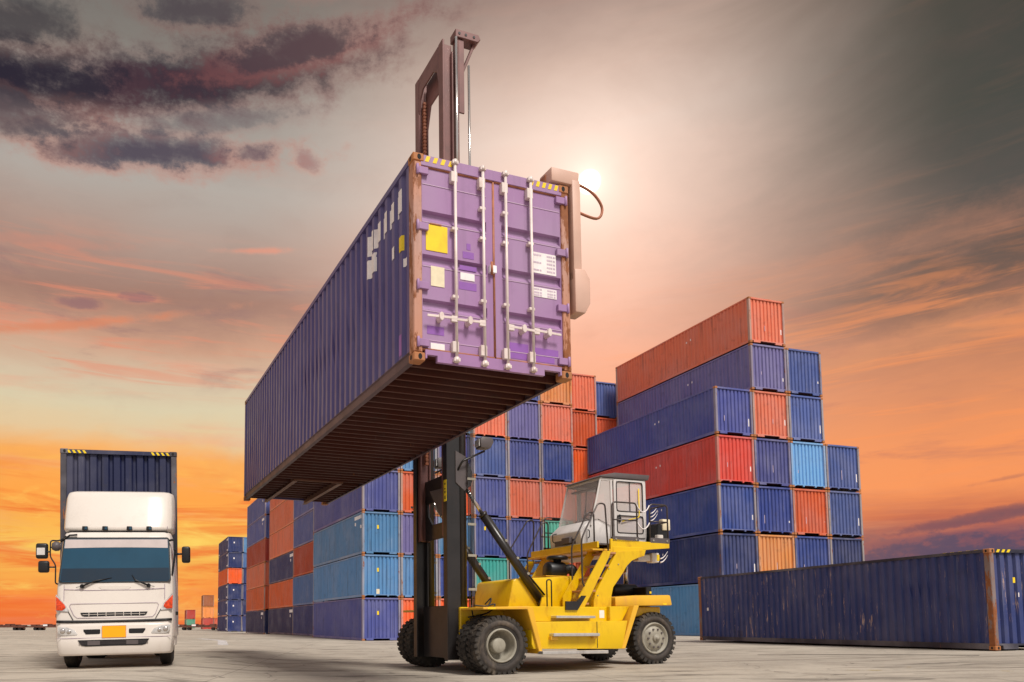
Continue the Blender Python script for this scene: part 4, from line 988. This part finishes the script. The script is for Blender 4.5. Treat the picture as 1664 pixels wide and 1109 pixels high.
b = MB(); b.box(-1.10, 1.10, .47, .60, 2.862, 2.875); TP(b, 'roof_seam', 'plastic', truck)
for x in (-.72, -.285, .25, .685):
    b = MB(); b.prism([(x-.062, 2.905), (x+.062, 2.905), (x+.058, 2.99), (x-.058, 2.99)], .43, .55); ml = TP(b, 'marker_lamp', 'plastic', dfl, .012, 2)
    b = MB(); b.prism([(x-.01, 2.925), (x+.05, 2.915), (x+.048, 2.98), (x+.01, 2.975)], .425, .431); TP(b, 'lens', 'windscreen', dfl)
# windscreen
def rr(x0, x1, z0, z1, t0, t1, r=.07, n=5):
    """rounded trapezoid: (x0,x1) at the bottom, (t0,t1) at the top"""
    c = [(x0, z0), (x1, z0), (t1, z1), (t0, z1)]; out = []
    for i in range(4):
        a, p, q = Vector(c[i-1]), Vector(c[i]), Vector(c[(i+1) % 4])
        u, v = p+(a-p).normalized()*r, p+(q-p).normalized()*r
        for k in range(n+1):
            t = k/n; w_ = u*(1-t)**2+p*2*t*(1-t)+v*t*t; out.append((w_.x, w_.y))
    return out
SW = lambda z: 1.175-.055*(z-1.77)/.95
patch(rr(-1.205, 1.165+.035, 1.755, 2.735, -1.145, 1.145), .016, .03, shell, 'windscreen_seal', 'plastic', .004)
wsn = patch(rr(-1.175, 1.17, 1.785, 2.70, -1.12, 1.12), .022, .012, shell, 'windscreen', 'windscreen')
def band(z0, z1, nm, mat, off, arcz=0):
    n = 14; up = []; lo = []
    for i in range(n+1):
        t = -1+2*i/n; lo.append((t*(SW(z0)-.015), z0+arcz*(1-t*t))); up.append((t*(SW(z1)-.015), z1))
    return patch(lo+up[::-1], off, .0025, shell, nm, mat)
M['strip'] = plain('sun_strip_film', srgb(188, 174, 170), .3, 0, .08, 2)
band(2.50, 2.688, 'sun_strip', 'strip', .026, .015)
band(1.80, 2.065, 'dashboard_reflection', 'dash_reflection', .026)
for s in (-1, 1):     # wipers
    x0 = -.70 if s < 0 else .71
    b = MB(); b.tube([(x0, yf(1.70)-.05, 1.69), (x0+.28*(-s if s > 0 else 1), yf(1.80)-.05, 1.80), (x0+(.62 if s < 0 else -.36), yf(1.92)-.045, 1.86 if s < 0 else 1.92)], [.022, .014, .006], 8)
    b.cyl((x0, yf(1.69)-.05, 1.69), (x0, yf(1.69)+.01, 1.69), .045, 14); b.tube([(x0, yf(1.69)-.045, 1.69), (x0+s*.13, yf(1.67)-.03, 1.665)], .006, 6)
    TP(b, 'wiper', 'plastic')
# front panels: shut lines, grille, badge recess
def groove(path, nm='shut_line', r=.0065):
    b = MB(); b.tube([(x, yf(z)+.014*max(0, (abs(x)-.9)/.23)**2-.008, z) for x, z in path], r, 6, smooth=False); return TP(b, nm, 'grey_mark' if r < .006 else 'plastic', shell)
groove([(-1.08, 1.63), (-.6, 1.605), (0, 1.60), (.6, 1.605), (1.06, 1.63)], r=.005)
groove([(-1.08, 1.72), (-1.08, 1.40)], r=.005); groove([(1.06, 1.72), (1.06, 1.40)], r=.005)
groove([(-1.25, 1.52), (-1.06, 1.30), (-.88, 1.0)], r=.008); groove([(1.235, 1.52), (1.04, 1.30), (.86, 1.0)], r=.008)
groove([(-.93, 1.33), (0, 1.322), (.90, 1.33), (.93, 1.29), (.86, 1.10), (.80, 1.04), (.6, 1.032), (0, 1.026), (-.6, 1.032), (-.80, 1.04), (-.87, 1.10), (-.96, 1.29), (-.93, 1.33)], r=.0045)
g1 = patch([(-.73, 1.145), (.69, 1.145), (.66, 1.085), (.60, 1.065), (-.64, 1.065), (-.70, 1.085)], .010, .02, shell, 'grille', 'plastic')
b = MB()
for x in (-.55, -.37, -.19, 0, .18, .34, .52): b.box(x-.006, x+.006, yf(1.1)-.018, yf(1.1), 1.065, 1.145)
b.box(-.68, .64, yf(1.1)-.018, yf(1.1), 1.101, 1.109); TP(b, 'grille_bar', 'truck_white', shell)
patch([(-.36, 1.665), (-.30, 1.615), (.28, 1.615), (.34, 1.665), (.30, 1.70), (-.32, 1.70)], .010, .02, shell, 'badge_plate', 'truck_white', .006)
b = MB(); b.tube([(x, yf(.95)+.02*max(0, (abs(x)-.8)/.45)**2-.004, .955+.015*(abs(x)/1.2)**2) for x in [-1.22+2.44*i/16 for i in range(17)]], .028, 8); TP(b, 'black_trim', 'plastic', shell)
# corner lamps
for s in (-1, 1):
    o_ = -.0
    yfc = lambda z: yf(z)+.02
    patch([(s*1.245, 1.53), (s*1.235, 1.185), (s*.98, 1.165), (s*.965, 1.20), (s*1.06, 1.33)], .035, .03, shell, 'lamp_housing', 'clear_lens', .006, 1, yfc)
    patch([(s*1.238, 1.49), (s*1.23, 1.20), (s*1.10, 1.195), (s*1.03, 1.25), (s*1.06, 1.315)], .05, .02, shell, 'turn_lamp', 'orange_lens', .01, 2, yfc)
# bumper
bx = MB(); vs = []; zb = [.27, .32, .60, .64, .86, .90, .925]
for z, w_, y in zip(zb, (1.19, 1.22, 1.25, 1.255, 1.255, 1.25, 1.22), (-.06, -.09, -.10, -.085, -.075, -.06, -.02)):
    pr = [(-w_, .55), (-w_, y+.26), (-w_+.04, y+.10), (-w_+.15, y+.02), (-w_*.5, y), (0, y-.008), (w_*.5, y), (w_-.15, y+.02), (w_-.04, y+.10), (w_, y+.26), (w_, .55)]
    vs += [(x, yy, z) for x, yy in pr]
fs = []
for i in range(len(zb)-1):
    for k in range(m): fs.append((i*m+k, i*m+(k+1) % m, (i+1)*m+(k+1) % m, (i+1)*m+k))
fs += [list(range(m))[::-1], list(range((len(zb)-1)*m, len(zb)*m))]
bx.add(vs, fs); bump = TP(bx, 'bumper', 'truck_white', truck, .012, 2)
yb_ = lambda z: -.095
b = MB(); b.tube([(x, -.092+.03*max(0, (abs(x)-.8)/.45)**2, .625) for x in [-1.2+2.4*i/12 for i in range(13)]], .005, 6); TP(b, 'seam', 'grey_mark', bump)
ylow = lambda z: -.098
patch([(-.765, .585), (.735, .585), (.66, .475), (.58, .455), (-.60, .455), (-.69, .475)], .012, .02, bump, 'lower_grille', 'plastic', .004, 1, ylow)
b = MB()
for x0, x1 in ((-.56, -.30), (.25, .50)): b.box(x0, x1, -.118, -.10, .48, .565)
for z in (.50, .52, .545): b.box(-.74, .71, -.115, -.10, z, z+.004)
TP(b, 'grille_mesh', 'cab_dark', bump)
ytop = lambda z: -.082
for s in (-1, 1):
    patch([(s*.65, .80), (s*.31, .80), (s*.30, .78), (s*.30, .715), (s*.32, .70), (s*.60, .70), (s*.65, .77)], .010, .02, bump, 'air_slot', 'plastic', .004, 1, ytop)
    hy = lambda z: -.06
    hl = patch([(s*1.18, .865), (s*1.0, .855), (s*.84, .80), (s*.765, .70), (s*.79, .68), (s*1.10, .685), (s*1.16, .72), (s*1.19, .80)], .022, .03, truck, 'headlight', 'clear_lens', .01, 2, hy)
    b = MB()
    for xx, zc, r in ((1.08, .775, .055), (.95, .755, .045)): b.lathe([(-.096, 0), (-.094, r*.7), (-.084, r), (-.08, r)], (s*xx, 0, zc), 'y', 20)
    TP(b, 'reflector', 'chrome', hl)
b = MB(); b.box(-.262, .242, -.112, -.09, .622, .868); pl = TP(b, 'number_plate', 'plate', truck, .004)
b = MB()
for (x0, x1, z0, z1) in ((-.262, .242, .862, .868), (-.262, .242, .622, .628), (-.262, -.256, .622, .868), (.236, .242, .622, .868)): b.box(x0, x1, -.114, -.1125, z0, z1)
TP(b, 'plate_rim', 'gasket', pl)
# mirrors
def mirror(x0, x1, z0, z1, y0, y1, mat='plastic', nm='mirror', par=truck):
    b = MB(); b.box(x0, x1, y0, y1, z0, z1); return TP(b, nm, mat, par, .045, 3)
ar = MB(); ar.tube(rounded([(-1.10, .34, 2.77), (-1.24, .30, 2.66), (-1.40, .20, 2.66), (-1.40, .18, 2.32), (-1.28, .16, 2.14), (-1.28, .14, 1.76), (-1.20, .18, 1.74)], .06, 4), .016, 8)
ar.tube([(-1.40, .18, 2.42), (-1.50, .17, 2.42)], .016, 8); ar.tube([(-1.28, .16, 2.10), (-1.46, .16, 2.10)], .016, 8); ar.tube([(-1.40, .18, 2.52), (-1.33, .18, 2.50)], .014, 8)
ar.tube([(-1.20, .30, 2.64), (-1.02, .32, 2.78), (-.86, .32, 2.79)], .02, 8)
arm = TP(ar, 'mirror_arm', 'plastic')
mm_ = mirror(-1.70, -1.45, 2.28, 2.60, .14, .28); b = MB(); b.box(-1.67, -1.50, .128, .141, 2.35, 2.50); TP(b, 'mirror_plate', 'cab_grey', mm_, .006)
mirror(-1.65, -1.42, 1.99, 2.235, .14, .27)
b = MB(); b.lathe([(-.10, 0), (-.09, .07), (-.03, .10), (.05, .095), (.09, .05), (.10, 0)], (-1.26, .14, 2.53), 'x', 18); TP(b, 'round_mirror', 'cab_dark')
ar = MB(); ar.tube(rounded([(1.12, .34, 2.66), (1.24, .26, 2.68), (1.285, .20, 2.60), (1.27, .20, 2.30), (1.22, .20, 1.95), (1.20, .2, 1.90)], .05, 4), .024, 8); ar.tube([(1.26, .2, 2.36), (1.45, .18, 2.36)], [.03, .018], 8); ar.box(1.245, 1.31, .16, .26, 2.44, 2.68)
TP(ar, 'mirror_arm', 'plastic'); mirror(1.43, 1.62, 2.17, 2.52, .12, .30)
b = MB(); b.box(1.14, 1.20, .22, .32, 1.85, 2.02); TP(b, 'mirror_bracket', 'plastic')
# side sills, steps and repeaters
for s in (-1, 1):
    b = MB(); b.box(*sorted((s*1.26, s*1.33)), .42, .56, 1.06, 1.14); TP(b, 'side_repeater', 'plastic', truck, .01)
    b = MB(); b.box(*sorted((s*1.10, s*1.25)), .55, 1.5, .40, .62); TP(b, 'step', 'truck_white', truck, .02)
    b = MB(); b.box(*sorted((s*1.10, s*1.262)), .55, 1.6, .62, .95); TP(b, 'wheel_arch', 'truck_white', truck, .02)
    # tyre and rim
    b = MB(); y, z, h = .95, .49, .15; xc = s*1.045
    b.lathe([(-h+.02, .28), (-h, .32), (-h, .42), (-h+.03, .475), (-h+.05, .49), (h-.05, .49), (h-.03, .475), (h, .42), (h, .32), (h-.02, .28)], (xc, y, z), 'x', 48)
    for q in range(-3, 4): b.lathe([(q*.034-.010, .485), (q*.034-.010, .497), (q*.034+.010, .497), (q*.034+.010, .485)], (xc, y, z), 'x', 48, False)
    wh = TP(b, 'wheel', 'rubber'); b = MB(); b.lathe([(-.10, .29), (-.02, .27), (.02, .12), (.06, .11), (.07, 0)], (xc+s*.05, y, z), 'x', 24); TP(b, 'rim', 'rim', wh)
def swing(b):      # the rear half stands turned a little against the cab
    q = .08; c_, s_ = math.cos(q), math.sin(q); b.v = [(x*c_-(y-1.8)*s_, x*s_+(y-1.8)*c_+1.8, z) for x, y, z in b.v]; return b
b = MB(); b.box(-.45, .45, 1.6, 8.0, .55, .95); swing(b); b.cyl((-1.0, .95, .49), (1.0, .95, .49), .08, 10); b.box(-.45, .45, .5, 1.6, .55, .95); TP(b, 'chassis', 'black_steel')
b = MB()
b.box(-1.2, 1.2, 1.9, 8.0, .95, 1.395); swing(b); TP(b, 'load_bed', 'black_steel')
for s in (-1, 1):
    for y in (5.6, 6.8):
        b = MB(); xc = s*.95; b.lathe([(-.25, .28), (-.27, .44), (-.22, .49), (.22, .49), (.27, .44), (.25, .28)], (xc, y, .49), 'x', 36); b.lathe([(-.2, .28), (-.1, .1), (.1, .1), (.2, .28)], (xc, y, .49), 'x', 20); swing(b); TP(b, 'rear_wheel', 'rubber')
# its container, standing on the load bed
COL['near-black navy'] = srgb(28, 34, 70)
tfr = Fr(TX, TY, TZ, TA+.06); COLk = 'dark navy'
o = container(Fr(TX, TY, 0, TA+.08), -1.219, 1.82, TZ+1.40, 'near-black navy', 'dark navy container riding on the white truck, its ribbed front showing over the cab', L=L20, Hc=3.55, mat='paint', variant=0, holes=True, posts='post', castm='post', pcol=srgb(44, 40, 48))
o.scale = (1.06, 1.0, 1.0); o.rotation_euler = (0, ROLL*1.2, TA+.08)
b = MB(); HT = 3.55
for i in range(4): b.prism([(-1.05+i*.105, HT-.10), (-1.0+i*.105, HT-.10), (-1.04+i*.105, HT-.03), (-1.09+i*.105, HT-.03)], -L20/2-.004, -L20/2+.002)
for i in range(4): b.prism([(.70+i*.105, HT-.10), (.75+i*.105, HT-.10), (.71+i*.105, HT-.03), (.66+i*.105, HT-.03)], -L20/2-.004, -L20/2+.002)
b.build('caution_stripe', M['yellow_mark'], o)

# ------------------------------------------------------------------ sky: a sunset cloud deck over a Nishita sky
SUN_EL, SUN_AZ = 52., 152.          # soft light through the unseen, brightened cloud behind the viewer
wd_ = bpy.data.worlds.new("World"); S.world = wd_; wd_.use_nodes = True
nt = NT(wd_.node_tree); bg = nt.n['Background']
tc = nt.new('ShaderNodeTexCoord'); Dv = tc.outputs['Generated']
sp_ = nt.new('ShaderNodeSeparateXYZ'); nt.set(sp_.inputs[0], Dv)
DX, DY, DZ = sp_.outputs
RAD = 180/PI
az = nt.m('MULTIPLY', nt.m('ARCTAN2', DX, DY), RAD); el = nt.m('MULTIPLY', nt.m('ARCSINE', DZ), RAD)
cb = nt.new('ShaderNodeCombineXYZ'); nt.set(cb.inputs[0], az); nt.set(cb.inputs[1], el)
AE = cb.outputs[0]
w1 = nt.noise(nt.scaled(AE, .055, .15, 1), 1.0, 5, .62, .6)          # broad bands
w2 = nt.noise(nt.scaled(AE, .16, .30, 1), 1.0, 6, .66, .3)           # cloud detail
w3 = nt.noise(nt.scaled(AE, .5, .8, 1), 1.0, 5, .7)
elw = nt.m('ADD', el, nt.m('MULTIPLY', nt.m('SUBTRACT', w1, .5), 3.5))
f = nt.m('DIVIDE', elw, 50., clamp=True)
def rampel(st): return nt.ramp(f, [(max(0, min(1, e/50)), srgb(*c)) for e, c in st])
left = rampel([(0, (238, 118, 66)), (2, (250, 138, 62)), (5.4, (250, 200, 92)), (9, (255, 166, 74)), (11.8, (253, 176, 92)), (13.6, (230, 200, 156)), (15.5, (220, 206, 172)), (17.6, (214, 192, 164)), (20, (204, 158, 132)), (23, (162, 124, 110)), (27, (176, 152, 140)), (30, (176, 168, 160)), (34, (158, 152, 145)), (38, (126, 122, 116)), (45, (90, 90, 88))])
mid = rampel([(0, (245, 140, 80)), (10, (246, 158, 98)), (15, (242, 162, 122)), (19.7, (240, 172, 142)), (24, (236, 186, 164)), (28, (232, 198, 182)), (33, (220, 198, 186)), (37, (188, 164, 152)), (41, (136, 116, 110)), (48, (104, 92, 90))])
rght = rampel([(0, (86, 72, 92)), (5.0, (94, 76, 98)), (6.4, (196, 104, 76)), (8.4, (248, 152, 92)), (11, (242, 150, 94)), (14.4, (212, 138, 98)), (17.5, (168, 116, 92)), (20.5, (104, 84, 76)), (24, (72, 73, 71)), (29, (48, 59, 57)), (40, (40, 47, 44))])
c = nt.mix(nt.smap(az, -10, 14), left, mid); azr = nt.m('ADD', az, nt.m('MULTIPLY', nt.m('SUBTRACT', w1, .5), 6.))
c = nt.mix(nt.smap(azr, 17, 40), c, rght)
# fine veil structure, stronger on the right
c = nt.mix(nt.m('MULTIPLY', nt.smap(w2, .45, .75), .08), c, srgb(120, 84, 82))
c = nt.mix(nt.m('MULTIPLY', nt.smap(nt.noise(nt.scaled(AE, .05, .5, 1), 1.0, 5, .65), .50, .70), nt.smap(el, 28, 18, .04, .32)), c, nt.mix(nt.smap(az, 20, 36), srgb(240, 166, 138), srgb(232, 150, 108)))
# fiery streaks low in the sky and pink veils higher up
s1 = nt.noise(nt.scaled(AE, .07, .75, 1), 1.0, 6, .62, .8); s2 = nt.noise(nt.scaled(AE, .10, .42, 1), 1.3, 6, .6, .5)
low = nt.m('MULTIPLY', nt.smap(el, 13, 8), nt.smap(az, 6, -8))
c = nt.mix(nt.m('MULTIPLY', nt.smap(s1, .47, .66), nt.m('MULTIPLY', low, .8)), c, srgb(240, 112, 50))
c = nt.mix(nt.m('MULTIPLY', nt.smap(s2, .52, .70), nt.m('MULTIPLY', low, .7)), c, srgb(255, 216, 104))
rb = nt.m('MULTIPLY', nt.m('MULTIPLY', nt.smap(el, 25, 17), nt.smap(el, 4, 9)), nt.smap(az, 12, 24))
c = nt.mix(nt.m('MULTIPLY', nt.smap(s1, .46, .68), nt.m('MULTIPLY', rb, .6)), c, srgb(250, 150, 88))
c = nt.mix(nt.m('MULTIPLY', nt.smap(s2, .50, .72), nt.m('MULTIPLY', rb, .45)), c, srgb(180, 116, 100))
lm = nt.m('MULTIPLY', nt.m('MULTIPLY', nt.smap(el, 28, 23), nt.smap(el, 15, 19)), nt.smap(az, 0, -10))
c = nt.mix(nt.m('MULTIPLY', nt.smap(s1, .50, .66), nt.m('MULTIPLY', lm, .6)), c, srgb(232, 142, 112))
c = nt.mix(nt.m('MULTIPLY', nt.smap(s2, .52, .72), nt.m('MULTIPLY', lm, .4)), c, srgb(140, 108, 112))
# individual clouds: (az, el, half length, half width, slope deg, density, core, fringe)
DARK, FR = (44, 38, 52), (140, 78, 76)
clouds = [(-14, 36.3, 19, 2.4, 13, 1.0, (40, 32, 50), (108, 62, 68)), (-27, 33.9, 11, 2.1, 12, 1.0, (38, 35, 50), (96, 60, 66)), (-6.0, 38.5, 8.5, 1.3, 14, .95, (66, 48, 60), (146, 84, 82)),
          (-16.5, 32.0, 11.5, 1.5, 5, .95, (72, 66, 82), (190, 128, 114)), (-27, 32.0, 8, 1.6, 8, .75, (92, 82, 86), (168, 120, 108)), (-12, 34.2, 9, 1.0, 11, .6, (98, 92, 98), (150, 112, 108)),
          (-5.0, 32.5, 1.6, .8, -28, .7, (150, 104, 104), (196, 138, 122)), (-9.3, 32.6, 3.0, .9, 4, .75, (96, 76, 88), (180, 116, 104)),
          (-13, 40.0, 7, 1.3, 8, .85, (62, 56, 66), (128, 92, 88)), (-26, 37.2, 6.5, 1.6, 8, .85, (58, 56, 62), (112, 90, 86)), (-3, 42.0, 8, 1.0, 8, .7, (96, 76, 80), (150, 116, 108)),
          (-22, 20.6, 10, .42, 14, .75, (222, 136, 100), (226, 146, 112)), (-21.5, 22.0, 2.0, .5, 4, .6, (142, 100, 108), (204, 134, 112)), (-17.2, 22.9, 1.8, .45, 4, .55, (142, 104, 112), (210, 140, 118)),
          (-9, 26.7, 3.2, .26, 5, .7, (232, 150, 124), (226, 156, 134)), (-24, 25.5, 7, .5, 6, .4, (206, 140, 120), (190, 140, 124)),
          (40, 6.3, 9, .55, 10, .8, (104, 78, 92), (214, 118, 84)), (40.5, 8.4, 2.5, .18, 10, .5, (170, 106, 92), (222, 136, 92)), (37, 3.2, 13, 2.6, 4, 1.0, (92, 76, 98), (200, 100, 78)),
          (31, 22, 16, 1.6, 7, .25, (204, 140, 112), (190, 132, 110)), (36, 17, 12, 1.2, 9, .4, (224, 150, 104), (214, 146, 106))]
for i, (a0, e0, ha, hw, sl, den, core, fr) in enumerate(clouds):
    cs_, sn = math.cos(math.radians(sl)), math.sin(math.radians(sl)); k = .80
    dx = nt.m('MULTIPLY', nt.m('SUBTRACT', az, a0), k); dy = nt.m('SUBTRACT', el, e0)
    u = nt.m('ADD', nt.m('MULTIPLY', dx, cs_/(ha*k)), nt.m('MULTIPLY', dy, sn/(ha*k))); v_ = nt.m('ADD', nt.m('MULTIPLY', dy, cs_/hw), nt.m('MULTIPLY', dx, -sn/hw))
    r_ = nt.m('SQRT', nt.m('ADD', nt.m('MULTIPLY', u, u), nt.m('MULTIPLY', v_, v_)))
    r_ = nt.m('ADD', r_, nt.m('ADD', nt.m('MULTIPLY', nt.m('SUBTRACT', w2, .5), 1.7), nt.m('MULTIPLY', nt.m('SUBTRACT', w3, .5), 1.3)))
    mk = nt.smap(r_, 1.3, .15)
    cc = nt.mix(nt.smap(nt.m('ADD', mk, nt.m('MULTIPLY', v_, .22)), .22, .8), srgb(*fr), srgb(*core))
    c = nt.mix(nt.m('MULTIPLY', mk, den), c, cc)
# the sun burning through the haze
sd = Vector((math.sin(math.radians(16.9))*math.cos(math.radians(30.2)), math.cos(math.radians(16.9))*math.cos(math.radians(30.2)), math.sin(math.radians(30.2))))
dp = nt.new('ShaderNodeVectorMath', operation='DOT_PRODUCT'); nt.set(dp.inputs[0], Dv); dp.inputs[1].default_value = sd
ang = nt.m('MULTIPLY', nt.m('ARCCOSINE', nt.m('MINIMUM', dp.outputs['Value'], 1.)), RAD)
def glow(fac, col):
    g_ = nt.new('ShaderNodeVectorMath', operation='SCALE'); g_.inputs[0].default_value = col; nt.set(g_.inputs['Scale'], fac); return g_.outputs[0]
ga = glow(nt.m('MULTIPLY', nt.m('EXPONENT', nt.m('MULTIPLY', ang, -1/10.)), .36), srgb(255, 214, 186))
gb = glow(nt.m('ADD', nt.m('MULTIPLY', nt.m('EXPONENT', nt.m('MULTIPLY', ang, -1/1.1)), .55), nt.m('MULTIPLY', nt.smap(ang, .8, .4), 4.0)), srgb(255, 244, 230))
gs = nt.new('ShaderNodeVectorMath', operation='ADD'); nt.set(gs.inputs[0], ga); nt.set(gs.inputs[1], gb)
va = nt.new('ShaderNodeMix', data_type='RGBA', blend_type='ADD'); va.inputs[0].default_value = 1.
gcol = gs
nt.set(va.inputs[6], c); nt.set(va.inputs[7], gcol.outputs[0]); c = va.outputs[2]
# unseen thin overcast overhead and behind the viewer, brightened to light front faces, blue showing through
ns = nt.new('ShaderNodeTexSky', sky_type='NISHITA', sun_disc=False, sun_elevation=math.radians(SUN_EL), sun_rotation=math.radians(SUN_AZ))
nv = nt.new('ShaderNodeVectorMath', operation='SCALE'); nt.set(nv.inputs[0], ns.outputs[0]); nv.inputs['Scale'].default_value = .08
OVER = .86
ovc = nt.mix(nt.smap(w2, .4, .7), tuple(x*OVER for x in srgb(240, 232, 228)), tuple(x*OVER*.8 for x in srgb(226, 220, 224)))
back = nt.mix(.85, nv.outputs[0], ovc)
bk = nt.m('MAXIMUM', nt.smap(DY, .35, -.25), nt.smap(el, 44, 66))
c = nt.mix(bk, c, back)
nt.set(bg.inputs[0], c); bg.inputs[1].default_value = 1.0
sl_ = bpy.data.lights.new('sun', 'SUN'); sl_.energy = 3.5; sl_.angle = math.radians(16); sl_.color = (1, .95, .88)
so = bpy.data.objects.new('sun', sl_); C.objects.link(so)
sv = Vector((math.sin(math.radians(SUN_AZ))*math.cos(math.radians(SUN_EL)), math.cos(math.radians(SUN_AZ))*math.cos(math.radians(SUN_EL)), math.sin(math.radians(SUN_EL))))
so.rotation_euler = (-sv).to_track_quat('-Z', 'Y').to_euler()

# ------------------------------------------------------------------ camera: shifted lens, tilted up a little
cd = bpy.data.cameras.new('camera'); co = bpy.data.objects.new('camera', cd); C.objects.link(co); S.camera = co
F_, PPX, PPY, HZ = 1229.976, 599.72, 915.24, 1013.83
cd.sensor_fit = 'HORIZONTAL'; cd.sensor_width = 36; cd.lens = F_/1664*36
cd.shift_x = (832-PPX)/1664; cd.shift_y = (PPY-554.5)/1664
co.location = (0, 0, CAM_H); co.rotation_euler = (PI/2+math.atan2(HZ-PPY, F_), 0, 0)
cd.clip_start = .1; cd.clip_end = 5000
S.view_settings.view_transform = 'Standard'; S.view_settings.look = 'None'; S.view_settings.exposure = 0; S.view_settings.gamma = 1
S.cycles.max_bounces = 6; S.cycles.transparent_max_bounces = 12
S.render.engine = 'CYCLES'; S.cycles.use_denoising = True
